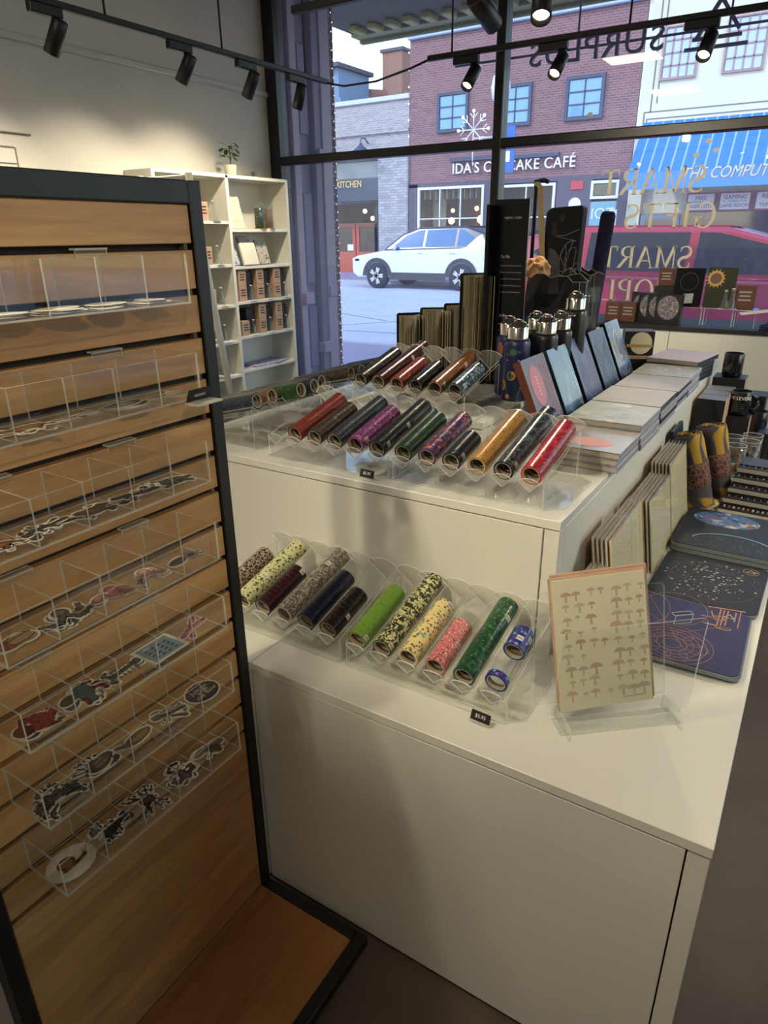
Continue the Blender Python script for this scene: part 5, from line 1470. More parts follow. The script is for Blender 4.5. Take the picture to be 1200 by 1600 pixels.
tube_of_tape(rB, 5, 4, 'blueflower', 'short blue floral tape tube part-way up the last lower channel', .105, [(1, -75), (2, -20)])
tr = tube_of_tape(rB, 5, 1, 'blueflower', 'single blue floral tape roll at the foot of the last lower channel', .012, None, 'single_tape_roll')
tube_of_tape(rC, 1, 15, 'rust', 'rust red tape tube, first in the upper front row')
tube_of_tape(rC, 2, 12, 'bark', 'dark brown mottled tape tube, second in the upper front row', 0, [(1, 60)])
tube_of_tape(rC, 3, 16, 'slate', 'slate grey dotted tape tube in the upper front row')
tube_of_tape(rC, 4, 13, 'magenta', 'magenta purple patterned tape tube in the upper front row', 0, [(1, -20)])
tube_of_tape(rC, 5, 17, 'black', 'long black tape tube between the magenta and the green tube', 0, [(1, -15), (8, -20)])
tube_of_tape(rD, 0, 13, 'forest', 'dark green tape tube in the upper front row')
tube_of_tape(rD, 1, 14, 'coral', 'purple tape tube with coral spots in the upper front row')
tube_of_tape(rD, 2, 8, 'ink', 'short blue-black tape tube in the upper front row', 0, [(1, -15)])
tube_of_tape(rD, 3, 17, 'gold', 'golden brown speckled tape tube in the upper front row')
tube_of_tape(rD, 4, 20, 'night', 'longest black tape tube with silver marks beside the red tube', 0, [(1, -15)])
tube_of_tape(rD, 5, 16, 'red', 'bright red tape tube at the end of the upper front row', 0, [(0, 75)])
tube_of_tape(rE, 0, 15, 'blackgold', 'black tape tube with gold flecks, first on the riser rack')
tube_of_tape(rE, 1, 20, 'wine', 'long dark wine red tape tube on the riser rack', 0, [(0, 80), (12, -20)])
tube_of_tape(rE, 2, 11, 'brick', 'brick red patterned tape tube on the riser rack')
tube_of_tape(rE, 3, 10, 'black', 'short black tape tube on the riser rack')
tube_of_tape(rE, 4, 16, 'copper', 'copper brown tape tube on the riser rack', 0, [(1, -15), (11, -20)])
tube_of_tape(rE, 5, 11, 'mosaic', 'blue and white mosaic tape tube, last on the riser rack', 0, [(1, -20)])
for k, (key, n, lb) in enumerate((('plum', 16, 'dark purple tape tube lying sideways at the left edge, small ring showing'), ('maroon', 16, 'maroon tape tube lying sideways at the left edge of the upper tier'), ('plum', 17, 'dark violet-blue tape tube lying sideways behind the green one'),
                                  ('green', 17, 'mid green tape tube lying sideways at the left edge'), ('tan', 17, 'tan brown tape tube lying sideways, second from the stand post'), ('slate', 17, 'slate blue tape tube lying sideways, nearest the stand post'))):
    tube_of_tape(rF, k, n + (4 if k in (2, 3) else 0), key, lb, .0, [(n - 3, 200), (n - 6, 200)] if k in (3, 5) else None)
for k, (key, n, lb) in enumerate((('ink', 16, 'blue-black tape tube lying sideways, farthest along the left edge'), ('black', 16, 'black tape tube lying sideways near the far end of the left edge'), ('darkbrown', 16, 'dark brown tape tube lying sideways in the far left rack'),
                                  ('navy', 17, 'navy tape tube lying sideways beside the black and gold tube'), ('night', 17, 'black marbled tape tube lying sideways in the far left rack'), ('olive', 17, 'dark olive tape tube lying sideways in the far left rack'))):
    tube_of_tape(rG, k, n, key, lb)


def pricetag(loc, rot, lab, s):
    t = thing('price_tag', lab, 'price tag', loc, (0, 0, rot))
    M = Matrix.Rotation(R(-20), 4, 'X')
    MB().box(-.021, .021, -.001, .001, .003, .023, 0, M).build('card', BLKCARD, t)
    MB().box(-.023, .023, -.003, .010, 0, .0028).build('foot', ACE, t)
    text('printed_price', s, .0105, WPRINT, t, M @ frame((0, -.0013, .0135), (1, 0, 0), (0, 0, 1)), extrude=.0001)
    return t


pricetag((-.43, 1.026, ZL + .0048), R(-3), 'small black price tag on the front of the lower tape rack', '$5.95')
pricetag((-.905, 1.345, ZU + .0008), R(-3), 'small black price tag at the front edge of the upper tier', '$5.95')
# ------------------------------------------------------------------ flasks on the riser
def bottle(loc, h, r, m, label, decor=None, grp=None):
    t = thing('steel_bottle', label, 'bottle', loc, (0, 0, 0), grp)
    hb = h - .052
    MB().lathe([(r * .93, 0), (r, .006), (r, hb - .018), (r * .96, hb - .006), (r * .86, hb)], 30, 0).build('body', m, t)
    MB().lathe([(r * .80, hb - .001), (r * .82, hb + .003), (r * .80, hb + .006), (r * .80, hb + .036), (r * .74, hb + .040), (r * .6, hb + .041), (r * .58, hb + .052), (r * .2, hb + .053)], 26, 0).build('cap', CHROME, t)
    q = MB()
    q.tube([(r * .5, -.006, hb + .044), (r * 1.05, -.004, hb + .046), (r * 1.12, 0, hb + .046), (r * 1.05, .004, hb + .046), (r * .5, .006, hb + .044)], .0022, 6)
    q.tube([(-r * .55, 0, hb + .041), (-r * .2, 0, hb + .06), (r * .3, 0, hb + .058), (r * .4, 0, hb + .046)], .003, 6)
    q.build('carry_loop', CHROME, t)
    if decor:
        for nm, mm, ang, z, pts in decor:
            q = MB()
            for lay, poly in enumerate(pts):
                vs = [((r + .0004 + .0002 * lay) * math.cos(R(ang) + x / r), (r + .0004 + .0002 * lay) * math.sin(R(ang) + x / r), z + y) for x, y in poly]
                q.add(vs, [list(range(len(vs)))], lay)
            q.build(nm, mm, t)
    return t


NAVYB = mat('navy_enamel', '#1a2350', .35)
def pm_(*c): return [mat('planet_' + x.strip('#'), x, .4) for x in c]
dec = [('planet_print', pm_('#7d6a4a', '#2f6f52'), -85, .152, [ell(0, 0, .024, .006, .15, 16), ell(0, .003, .012, .011)]),
       ('rocket_print', pm_('#b08a4a', '#8a3d3a'), -82, .118, [[(-.012, .008), (.01, -.004), (.014, -.012), (.004, -.008)], [(-.002, -.004), (.016, -.008), (.0, -.01)]]),
       ('planet_print', pm_('#b98a2e', '#3f6a3a'), -88, .082, [ell(0, 0, .0145, .0145), ell(.002, -.002, .008, .006, .6)]),
       ('planet_print', pm_('#1f4a3c', '#7d7a3a', '#315a4a'), -74, .038, [ell(0, 0, .024, .024), [(-.022, .006), (.022, .008), (.022, .012), (-.022, .010)], [(-.02, -.012), (.02, -.012), (.018, -.016), (-.018, -.016)]]),
       ('planet_print', pm_('#a88a3a', '#6f5a26'), -132, .05, [ell(0, 0, .014, .017), ell(0, 0, .007, .008)]),
       ('planet_print', pm_('#b0825a'), -102, .016, [ell(0, 0, .008, .008)]),
       ('planet_print', pm_('#9a5a3a'), -160, .16, [ell(0, 0, .012, .022)]),
       ('planet_print', pm_('#2f5a4a'), -140, .1, [ell(0, 0, .014, .014)]),
       ('star_print', pm_('#c9c4d6'), -112, .13, [ell(0, 0, .0025, .003, 0, 8)]),
       ('star_print', pm_('#c9c4d6'), -60, .13, [ell(0, 0, .002, .0025, 0, 8)])]
bottle((-.803, 2.06, ZT), .243, .0415, NAVYB, 'navy steel bottle printed with planets, in front on the riser', dec)
bottle((-.862, 2.135, ZT), .243, .0405, NAVYB, 'second planet-printed steel bottle, mostly hidden behind the front one', [('planet_print', pm_('#9a5a3a'), -110, .15, [ell(0, 0, .012, .022)])])
BLKB = mat('black_enamel', '#17171b', .32)
bottle((-.752, 2.17, ZT), .25, .0405, BLKB, 'black steel bottle just right of the planet-printed bottle')
bottle((-.815, 2.25, ZT), .25, .0405, BLKB, 'black steel bottle at the back between planet bottle and text panel')
bottle((-.745, 2.29, ZT), .25, .0405, BLKB, 'black steel bottle second from the right, behind the front black one')
bottle((-.735, 2.40, ZT), .305, .0415, BLKB, 'tallest black steel bottle, at the right against the paper bag')

# ------------------------------------------------------------------ opened notebooks standing on the riser
NPAGE = mat('notebook_page', '#b8ae94', .8, var=.12, vscale=60, stretch=(4, 4, .15))
COVER = mat('black_notebook_cover', '#121216', .6)
def openbook(loc, h, w, n, spread, rz, label, seed):
    """a notebook stood on end, fanned open towards the room"""
    rnd = random.Random(seed)
    t = thing('open_notebook', label, 'notebook', loc, (0, 0, rz))
    for sgn in (-1, 1):
        a = R(90) + sgn * R(spread)
        dx, dy = -math.cos(a) * 1.0, -math.sin(a)
        M = frame((0, 0, 0), (dx, dy, 0), (0, 0, 1))
        MB().prism(rrect(w + .004, h + .006, .008, 3), -.0012, .0012, 0, 0, M).build('cover', COVER, t)
    MB().box(-.008, .008, .000, .003, 0, h + .006).build('spine', COVER, t)
    for k in range(n):
        f = (k + .5) / n * 2 - 1
        a = R(90) + R(spread * .93) * (f + rnd.uniform(-.06, .06))
        ln = w * (1 - .06 * rnd.random())
        hh = h - .004 * rnd.random()
        bend = R(rnd.uniform(-9, 9))
        pts = []
        x = y = 0.0
        vs = []
        for j in range(5):
            vs += [(x, y, .002), (x, y, hh)]
            aa = a + bend * j / 2
            x += -math.cos(aa) * ln / 4; y += -math.sin(aa) * ln / 4
        th = .0009
        nv = len(vs)
        nrm = Vector((math.sin(a), -math.cos(a), 0)) * th
        vs2 = vs + [(p[0] + nrm.x, p[1] + nrm.y, p[2]) for p in vs]
        fs = []
        for j in range(4):
            i0 = 2 * j
            fs += [(i0, i0 + 2, i0 + 3, i0 + 1), (nv + i0 + 1, nv + i0 + 3, nv + i0 + 2, nv + i0), (i0 + 1, i0 + 3, nv + i0 + 3, nv + i0 + 1)]
        fs.append((nv - 2, nv - 1, 2 * nv - 1, 2 * nv - 2)[::-1])
        MB().add(vs2, fs).build('page', NPAGE, t)
    return t


openbook((-1.275, 2.27, ZT), .225, .082, 13, 54, R(8), 'fanned open dark notebook standing leftmost on the riser', 1)
openbook((-1.185, 2.29, ZT), .245, .082, 13, 52, R(-4), 'fanned open notebook standing second from the left on the riser', 2)
openbook((-1.105, 2.31, ZT), .262, .078, 13, 50, R(2), 'fanned open notebook standing third from the left on the riser', 3)
openbook((-1.035, 2.33, ZT), .365, .10, 15, 44, R(4), 'tallest fanned open notebook standing beside the black text panel', 4)

# ------------------------------------------------------------------ black text panel
sp_ = thing('text_panel', 'tall black freestanding panel with white shop logo and small text', 'sign', (-.935, 2.27, ZT), (0, 0, R(-3)))
PANELB = mat('gloss_black_panel', '#0f1013', .25)
B('panel', -.062, .062, 0, .012, .0, .60, PANELB, sp_, .002)
B('side_fin', -.066, -.052, -.05, -.0005, .0, .585, PANELB, sp_, .002)
B('foot', -.05, .09, -.03, .09, 0, .006, PANELB, sp_, .002)
text('logo', 'cognitive \u22a5 surplus', .0125, WPRINT, sp_, frame((.008, -.0008, .545), (1, 0, 0), (0, 0, 1)), extrude=.0002, sx=.62)
for zz, hd in ((.425, 'Our Gifts'), (.235, 'Our Story')):
    text('heading', hd, .0135, WPRINT, sp_, frame((-.028, -.0008, zz), (1, 0, 0), (0, 0, 1)), extrude=.0002, ax='LEFT', sx=.6)
q = MB()
rnd = random.Random(5)
for z0, n in ((.395, 5), (.205, 7)):
    for k in range(n):
        x = -.03
        while x < .045:
            w = rnd.uniform(.003, .009)
            q.box(x, min(x + w, .048), -.0008, -.0003, z0 - k * .021, z0 - k * .021 + .0032)
            x += w + .002
q.build('small_print', mat('pale_print', '#8b8a88', .6), sp_)

# ------------------------------------------------------------------ tote on a hook and black bags
TOTE = mat('black_canvas', '#121215', .75, var=.1, vscale=40)
hk = thing('display_hook', 'black hook stand holding the cream tote strap', 'hook stand', (-1.07, 2.84, ZT))
MB().tube([(0, 0, 0), (0, 0, .66), (0, -.01, .685), (.04, -.03, .688), (.06, -.03, .68)], .008, 8).build('post', BLACKM, hk)
B('foot', -.06, .06, -.06, .06, 0, .008, BLACKM, hk, .002)
tt = thing('tote_bag', 'black tote printed with a moon and white star chart, stuffed upright', 'tote bag', (-.925, 2.80, 1.37))
def slab(poly, y0, y1, name, m, par, bev=.006):
    mf = frame((0, y1, 0), (1, 0, 0), (0, 0, 1))
    return MB().prism(poly, 0, y1 - y0, 0, 0, mf).build(name, m, par, bevel=bev)
slab([(-.075, -.262), (.058, -.262), (.073, .32), (.06, .328), (-.055, .322), (-.072, .305)], -.03, .03, 'bag_body', TOTE, tt)
FY2 = -.0305
def printp(polys, name, m, par, y=FY2, d=.0012):
    q = MB()
    for p in polys:
        q.prism(p, 0, d, 0, 0, frame((0, y, 0), (1, 0, 0), (0, 0, 1)))
    return q.build(name, m, par)
MOONM = mat('moon_print', '#5d5b58', .8, var=.45, vscale=45)
half = [(-.05 + .052 * math.cos(R(a)), .10 + .078 * math.sin(R(a))) for a in range(-90, 91, 12)]
printp([half], 'moon_print', MOONM, tt)
printp([ell(-.005, .285, .012, .014), ell(-.035, .26, .008, .009), ell(-.03, .235, .013, .016)], 'moon_print', mat('dim_moon', '#3c3b3c', .8), tt)
def ring2(cx, cy, rx, ry, w, a0=0, a1=360, n=26):
    o = []
    for k in range(n):
        b0, b1 = R(a0 + (a1 - a0) * k / n), R(a0 + (a1 - a0) * (k + 1) / n)
        o.append([(cx + rx * math.cos(b0), cy + ry * math.sin(b0)), (cx + rx * math.cos(b1), cy + ry * math.sin(b1)), (cx + (rx - w) * math.cos(b1), cy + (ry - w) * math.sin(b1)), (cx + (rx - w) * math.cos(b0), cy + (ry - w) * math.sin(b0))])
    return o
def lseg(a, b, w):
    d = Vector((b[0] - a[0], b[1] - a[1])).normalized(); n = Vector((-d.y, d.x)) * w / 2
    return [(a[0] + n.x, a[1] + n.y), (b[0] + n.x, b[1] + n.y), (b[0] - n.x, b[1] - n.y), (a[0] - n.x, a[1] - n.y)]
ln = ring2(.045, .12, .05, .085, .0022, 78, 282) + ring2(.05, .12, .034, .06, .0016, 75, 285)
for k in range(6):
    a = R(90 + k * 36); b = R(90 + (k * 36 + 130))
    ln.append(lseg((.045 + .048 * math.cos(a) * (1 if math.cos(a) < 0 else .4), .12 + .083 * math.sin(a)), (.045 + .048 * math.cos(b) * (1 if math.cos(b) < 0 else .4), .12 + .083 * math.sin(b)), .0016))
ln += [lseg((-.04, .225), (.01, .222), .0018), lseg((.01, .222), (.066, .245), .0018), lseg((-.035, .222), (.05, .205), .0014)]
printp(ln, 'chart_print', mat('line_print', '#a9a59c', .7), tt)
printp([ell(x, z, .006, .0075) for x, z in ((.04, -.02), (.022, -.014), (.004, -.02), (-.008, -.034), (.046, -.038), (.048, -.062), (.03, -.075), (.012, -.07))], 'phase_print', mat('phase_print', '#8f8d8a', .7), tt)
stp = MB()
pts = [(-.135, .02, .405), (-.118, -.03, .415), (-.10, -.036, .395), (-.09, -.036, .30), (-.078, -.036, .2), (-.07, -.036, .10), (-.072, -.034, .0)]
for (a, b) in zip(pts[:-1], pts[1:]):
    a, b = Vector(a), Vector(b)
    stp.add([a + Vector((-.011, 0, 0)), a + Vector((.011, -.004, 0)), b + Vector((.013, -.004, 0)), b + Vector((-.013, 0, 0)), a + Vector((-.011, .003, 0)), a + Vector((.011, -.001, 0)), b + Vector((.013, -.001, 0)), b + Vector((-.013, .003, 0))],
            [(0, 3, 2, 1), (4, 5, 6, 7), (0, 1, 5, 4), (2, 3, 7, 6), (1, 2, 6, 5), (3, 0, 4, 7)])
stp.build('strap', mat('cream_webbing', '#c9b384', .85), tt)
scf = thing('rolled_scarf', 'dark violet rolled scarf standing beside the black tote', 'scarf', (-.815, 2.84, ZT + .001))
MB().lathe([(.022, 0), (.028, .01), (.028, .555), (.024, .567), (.016, .565), (.014, .555)], 18, 0, Matrix.Rotation(R(4), 4, 'Y')).build('roll', pattern('violet_cloth', '#1d1a38', ['#2f2a55', '#101024'], 'flecks', 40, .3, .9, coat=0), scf)
MB().lathe([(.006, .557), (.010, .571), (.015, .565), (.018, .572), (.023, .567)], 16, 0, Matrix.Rotation(R(4), 4, 'Y')).build('rolled_end', mat('violet_edge', '#2b2850', .9), scf)
wad = MB()
rnd = random.Random(9)
bmw = bmesh.new(); bmesh.ops.create_icosphere(bmw, subdivisions=3, radius=.05)
for v in bmw.verts:
    v.co *= rnd.uniform(.8, 1.1)
bmw.verts.index_update()
wad.add([v.co[:] for v in bmw.verts], [[v.index for v in f.verts] for f in bmw.faces]); bmw.free()
tag(wad.build('crumpled_paper', mat('tan_tissue', '#c79a6c', .85), None, (-.945, 2.57, 1.475)), 'crumpled tan tissue paper showing behind the text panel', 'paper')

PBAG = mat('black_paper', '#19191b', .42, bump=.5, bscale=14)
PEDGE = mat('bag_inside', '#3a3630', .7)
def paperbag(loc, w, d, h, rz, label, seed):
    t = thing('paper_bag', label, 'bag', loc, (0, 0, rz))
    rnd = random.Random(seed)
    nx, nz = 7, 7
    ringp = []
    outl = [(-w / 2 + w * i / nx, -d / 2) for i in range(nx)] + [(w / 2, -d / 2 + d * i / 3) for i in range(3)] + [(w / 2 - w * i / nx, d / 2) for i in range(nx)] + [(-w / 2, d / 2 - d * i / 3) for i in range(3)]
    n = len(outl)
    vs, fs = [], []
    for j in range(nz + 1):
        f = j / nz
        for i, (x, y) in enumerate(outl):
            g = 1 + .10 * f * math.sin(i * 1.3 + seed)
            jx, jy = rnd.uniform(-.006, .006) * (j > 0), rnd.uniform(-.009, .009) * (j > 0)
            zt = h * f + (rnd.uniform(-.012, .02) if j == nz else 0)
            vs.append((x * g + jx, y * (1 - .35 * f) + jy, zt))
    for j in range(nz):
        for i in range(n):
            fs.append((j * n + i, j * n + (i + 1) % n, (j + 1) * n + (i + 1) % n, (j + 1) * n + i))
    fs.append(tuple(range(n - 1, -1, -1)))
    o = MB().add(vs, fs).build('bag_body', [PBAG, PEDGE], t)
    s = o.modifiers.new('thickness', 'SOLIDIFY'); s.thickness = .0015; s.offset = -1; s.material_offset_rim = 1
    rim = MB()
    top = [Vector(vs[nz * n + i]) for i in range(n)]
    rim.tube(top + [top[0]], .0016, 5)
    rim.build('rim', mat('pale_edge', '#6d675c', .7), t)  # rim tube paler than the bag paper
    fold = MB()
    fold.tube([vs[nz * n + nx + 1], (w / 2 + .004, 0, h * .55), (w / 2 + .002, 0, .1)], .0016, 5)
    fold.tube([vs[nz * n + nx], (w / 2 * 1.0, -d / 2 * .8, h * .5), (w / 2 - .003, -d * .1, h * .18)], .0013, 5)
    fold.build('gusset_crease', mat('pale_edge', '#8f887a', .7), t)
    return t


paperbag((-.845, 2.52, ZT), .21, .10, .345, R(-6), 'wide crumpled black paper bag behind the black bottles', 3)
paperbag((-.80, 2.665, ZT), .11, .10, .36, R(-20), 'narrow black gusset bag with open top at the end of the riser', 7)

# ------------------------------------------------------------------ books
EDGE = mat('page_edge', '#b9b2a4', .8, var=.1, vscale=200, stretch=(1, 1, 6))
def book(name, label, cat, M, w, d, th, cover, grp=None, spine='x1', spm=None, edge=None):
    """closed book lying flat: w along X, d along Y; cover boards and page block"""
    loc, rot = M.to_translation(), M.to_euler()
    t = thing(name, label, cat, loc, rot, grp)
    b = .0022
    B('cover_board', 0, w, 0, d, th - b, th, cover, t, .0008)
    B('cover_board', 0, w, 0, d, 0, b, spm or cover, t, .0008)
    B('spine', w - b, w, 0, d, b + .0002, th - b - .0002, spm or cover, t, .0006)
    B('page_block', .004, w - b - .0004, .004, d - .004, b + .0002, th - b - .0002, edge or EDGE, t)
    return t


CV = {
    'cap': mat('grey_mauve_cover', '#6c6a7e', .5, var=.15, vscale=15), 'teal': pattern('seascape_cover', '#41678a', ['#6488a4', '#33526e'], 'flecks', 22, .3, .35, False, (1, 1, .5)),
    'orbit': mat('violet_cover', '#454b7c', .4, var=.15, vscale=12), 'chart': mat('slate_cover', '#34405e', .4, var=.15, vscale=12), 'nebula': pattern('nebula_cover', '#2f4474', ['#6a7a9c', '#1a2446', '#8a7462'], 'flecks', 16, .28, .35, False),
    'pale': pattern('pale_green_cover', '#a5aaa0', ['#bcbfae', '#8f989a'], 'flecks', 14, .3, .4, False), 'mauve': mat('mauve_cover', '#a5a09c', .42, var=.1, vscale=9), 'stone': pattern('stone_cover', '#a5a090', ['#c4bca4', '#8a8a8c'], 'flecks', 40, .28, .4, False),
    'wrap': mat('wrapped_cover', '#a09a96', .25, var=.1, vscale=20, coat=.5), 'pink': mat('pale_pink_cover', '#c4b3bd', .45),
}
BLKSP = mat('black_spine', '#17181d', .45)
WSP = mat('pale_spine', '#8f8d9a', .5, var=.2, vscale=60)
stacks = [(1.70, .225, 3, 'wrap', .2, -.372, 'front wrapped notebook stack nearest the red tape tube'), (1.935, .245, 4, 'pale', .215, -.372, 'pale green notebook stack, second from the front'),
          (2.19, .255, 4, 'mauve', .215, -.374, 'mauve notebook stack, third from the front'), (2.452, .255, 4, 'mauve', .215, -.376, 'mauve notebook stack, fourth from the front'), (2.715, .245, 4, 'stone', .215, -.378, 'mottled stone notebook stack, farthest from the tape tubes')]
for y, d, n, cv, w, xr, lb in stacks:
    th = .0178
    for k in range(n):
        jx = .004 * math.sin(k * 5.1 + y * 7)
        M = Matrix.Translation((xr - w + jx, y + .003 * math.cos(k * 3 + y), ZU + .0003 + k * (th + .0004)))
        top = k == n - 1
        t = book('notebook', ('top of the ' if top else ('bottom of the ' if k == 0 else ('second from the bottom of the ' if k == 1 else 'third from the bottom of the '))) + lb, 'notebook', M, w, d, th, CV[cv], None, spm=(BLKSP if cv in ('mauve',) and k % 2 else WSP))
        if top and cv == 'wrap':
            MB().prism(ell(.10, .07, .062, .042, 0, 24), th, th + .0006).build('oval_print', mat('coral_pink', '#cf8f88', .4), t)
        if top and cv == 'pale':
            q = MB()
            for p in ring2(.13, .12, .075, .07, .0015):
                q.prism(p, th, th + .0004)
            q.build('ring_print', mat('pale_ring', '#b9bcb0', .5), t)
pk = book('notebook', 'pale pink closed notebook lying beyond the last stack', 'notebook', Matrix.Translation((-.60, 2.99, ZU + .072)) @ Matrix.Rotation(R(-8), 4, 'Z'), .21, .27, .02, CV['pink'], None, spm=BLKSP)
for k in range(4):
    book('notebook', f'{["bottom", "second lowest", "third lowest", "uppermost"][k]} dark notebook under the pale pink one beyond the last stack', 'notebook', Matrix.Translation((-.60, 3.0, ZU + .0003 + k * .0178)) @ Matrix.Rotation(R(-8), 4, 'Z'), .2, .25, .0174, BLKSP, 'dark notebooks under the pale pink one')
for k, (x, y, z, lb) in enumerate(((-.60, 3.33, .0003, 'lower pale booklet at the far end of the upper tier'), (-.59, 3.31, .0078, 'rose-edged booklet at the far end of the upper tier'), (-.60, 3.33, .0153, 'top pale blue booklet at the far end of the upper tier'))):
    book('booklet', lb, 'booklet', Matrix.Translation((x, y, ZU + z)) @ Matrix.Rotation(R(3 * k), 4, 'Z'), .2, .22, .007, [mat('pale_booklet', '#b9b6c2', .5), mat('rose_booklet', '#a9868c', .5), mat('blue_booklet', '#b4bdd2', .5)][k])

# display copies leaning back on acrylic easels along the riser
def leaner(y0, w, h, cover, label, tilt=24, prints=None):
    """book with its cover facing the aisle (+X), leaning back"""
    Mx = Matrix.Translation((-.615, y0, ZU + .004)) @ Matrix.Rotation(R(-tilt), 4, 'Y')
    t = thing('display_book', label, 'book', Mx.to_translation(), Mx.to_euler())
    B('cover_board', -.002, 0, 0, w, 0, h, cover, t, .0008)
    B('cover_board', -.021, -.019, 0, w, 0, h, cover, t, .0008)
    B('spine', -.0188, -.0022, 0, .004, 0, h, BLKSP, t, .0006)
    B('page_block', -.0186, -.0024, .0045, w - .004, .003, h - .003, EDGE, t)
    for nm, mm, polys in prints or ():
        q = MB()
        for p in polys:
            q.prism(p, 0, .0005, 0, 0, frame((.0001, 0, 0), (0, 1, 0), (0, 0, 1)))
        q.build(nm, mm, t)
    e = thing('acrylic_easel', 'clear acrylic easel behind the ' + label[:label.find(' leaning')], 'easel', (-.615, y0 + w / 2, ZU))
    for yy in (-w * .3, w * .3):
        MB().plate([(.032, .004), (.036, .012), (-.005, .0005), (-.14, .0005), (-.112, .15)], (0, yy, 0), (1, 0, 0), (0, 0, 1), .003).build('side_plate', [ACR, ACE], e)
    B('cross_bar', -.12, -.113, -w * .3, w * .3, .02, .04, ACR, e)
    return t


LINEW = mat('line_print', '#a9a59c', .7)
tp_ = leaner(1.865, .19, .25, CV['cap'], 'grey-mauve display book with pink oval leaning nearest the tape tubes', prints=[('oval_print', mat('coral_red', '#b8576a', .4), [ell(.07, .165, .046, .062, .0, 26)])])
q = MB()
for k in range(6):
    q.prism([(.066, .135 + .0105 * k), (.074, .135 + .0105 * k), (.074, .142 + .0105 * k), (.066, .142 + .0105 * k)], .0006, .001, 0, 0, frame((.0001, 0, 0), (0, 1, 0), (0, 0, 1)))
q.build('oval_lettering', mat('oval_text', '#e0b8ae', .5), tp_)
bars = []
rnd = random.Random(2)
for c in range(3):
    z = .225
    while z > .04:
        l_ = rnd.uniform(.008, .02); bars.append([(.128 + .016 * c, z), (.128 + .016 * c + .008, z), (.128 + .016 * c + .008, z - l_), (.128 + .016 * c, z - l_)]); z -= l_ + .005
q = MB()
for p in bars:
    q.prism(p, 0, .0005, 0, 0, frame((.0001, 0, 0), (0, 1, 0), (0, 0, 1)))
q.build('lettering_print', mat('mauve_print', '#a06a72', .6), tp_)
B('clear_wrap_edge', -.022, .0008, -.003, -.0005, .0, .25, mat('rust_edge', '#6a3a28', .3), tp_)
leaner(2.085, .18, .25, CV['teal'], 'blue seascape display book leaning second in the row')
leaner(2.30, .19, .255, CV['orbit'], 'violet display book with orbit rings leaning in the middle of the row', prints=[('orbit_print', LINEW, sum([ring2(.1, .12, .012 + .011 * k, .016 + .0145 * k, .0008) for k in range(7)], []))])
leaner(2.525, .19, .255, CV['chart'], 'slate blue display book with fine star chart leaning fourth in the row', prints=[('chart_print', mat('dim_line', '#76809a', .7), sum([ring2(.095, .15, .02 + .018 * k, .02 + .022 * k, .0007) for k in range(4)], []) + [lseg((.02, .08), (.17, .22), .0008), lseg((.02, .2), (.17, .1), .0008)])])
leaner(2.75, .185, .265, CV['nebula'], 'blue nebula display book leaning farthest from the tape tubes', prints=[('galaxy_print', mat('galaxy_print', '#a9a4a8', .6, var=.4, vscale=50), ring2(.085, .17, .042, .062, .016, 20, 300))])
gb = thing('game_box', 'black card box with a pale planet print at the end of the leaning books', 'box', (-.665, 3.10, ZU + .085), (0, 0, R(20)))
B('carton', -.06, .06, -.05, .05, 0, .1, BLKCARD, gb, .002)
MB().prism(ell(.008, .052, .044, .046, 0, 26), 0, .0006, 0, 0, frame((0, -.0501, 0), (1, 0, 0), (0, 0, 1))).build('planet_print', mat('bone_print', '#cfc6a6', .6), gb)
MB().box(-.05, .055, -.0515, -.051, .035, .047).build('ring_band', GOLDT, gb)
B('kraft_tray', -.058, .06, -.05, .052, -.014, -.0005, KRAFT, gb)
tag(B('card_box', -.065, .065, -.06, .06, 0, .07, BLKCARD, None, .002, (-.665, 3.10, ZU + .0003), (0, 0, R(20))), 'black card box under the planet-printed box', 'box')
# ------------------------------------------------------------------ print sleeves leaning on the riser of the right-hand tier
SLEEVE = clear('cellophane', (.97, .97, .95), haze=.12, hazecol='#eef0ee', refl=1.2)
LIL = mat('lilac_backing', '#a9adcb', .6)
def sleeves(y0, y1, h, n, label, art, grp, th=.006):
    for k in range(n):
        xb = -.345 + .0105 * k + .012
        M = Matrix.Translation((xb, y0 + .002 * (k % 2), ZL + .0005)) @ Matrix.Rotation(R(-9), 4, 'Y')
        w = y1 - y0
        front = k == n - 1
        od = ['front', 'second', 'third', 'fourth', 'fifth', 'sixth'][n - 1 - k]
        t = thing('print_sleeve', f'{od} sleeve of the ' + label, 'print', M.to_translation(), M.to_euler(), grp)
        B('art_print', -.0012, .0012, 0, w, .001, h, art, t)
        B('backing_card', -.0042, -.0015, .001, w - .001, .0005, h + .003, LIL if k % 2 else KRAFT, t)
        B('cellophane', .0015, .0021, -.002, w + .002, 0, h + .012, SLEEVE, t)
ART1 = pattern('sepia_art', '#e6d9ae', ['#b5a47e', '#c9b994'], 'flecks', 60, .2, .6, False, coat=.2)
ART2 = mat('cream_art', '#e8daae', .55, var=.06, vscale=14)
sleeves(1.365, 1.50, .175, 4, 'smallest print pack, behind the mushroom print', ART1, 'small print sleeves')
sleeves(1.515, 1.70, .235, 5, 'speckled print pack, second along the riser', ART1, 'speckled print sleeves')
sleeves(1.715, 1.865, .22, 4, 'cream print pack in shiny film, third along riser', ART2, 'cream print sleeves in the middle', )
sleeves(1.88, 2.14, .215, 6, 'large print pack with lilac backs, fourth along riser', ART2, 'large cream print sleeves')
sleeves(2.155, 2.42, .245, 6, 'tall cream print pack next to the rolled towels', ART2, 'tall cream print sleeves')

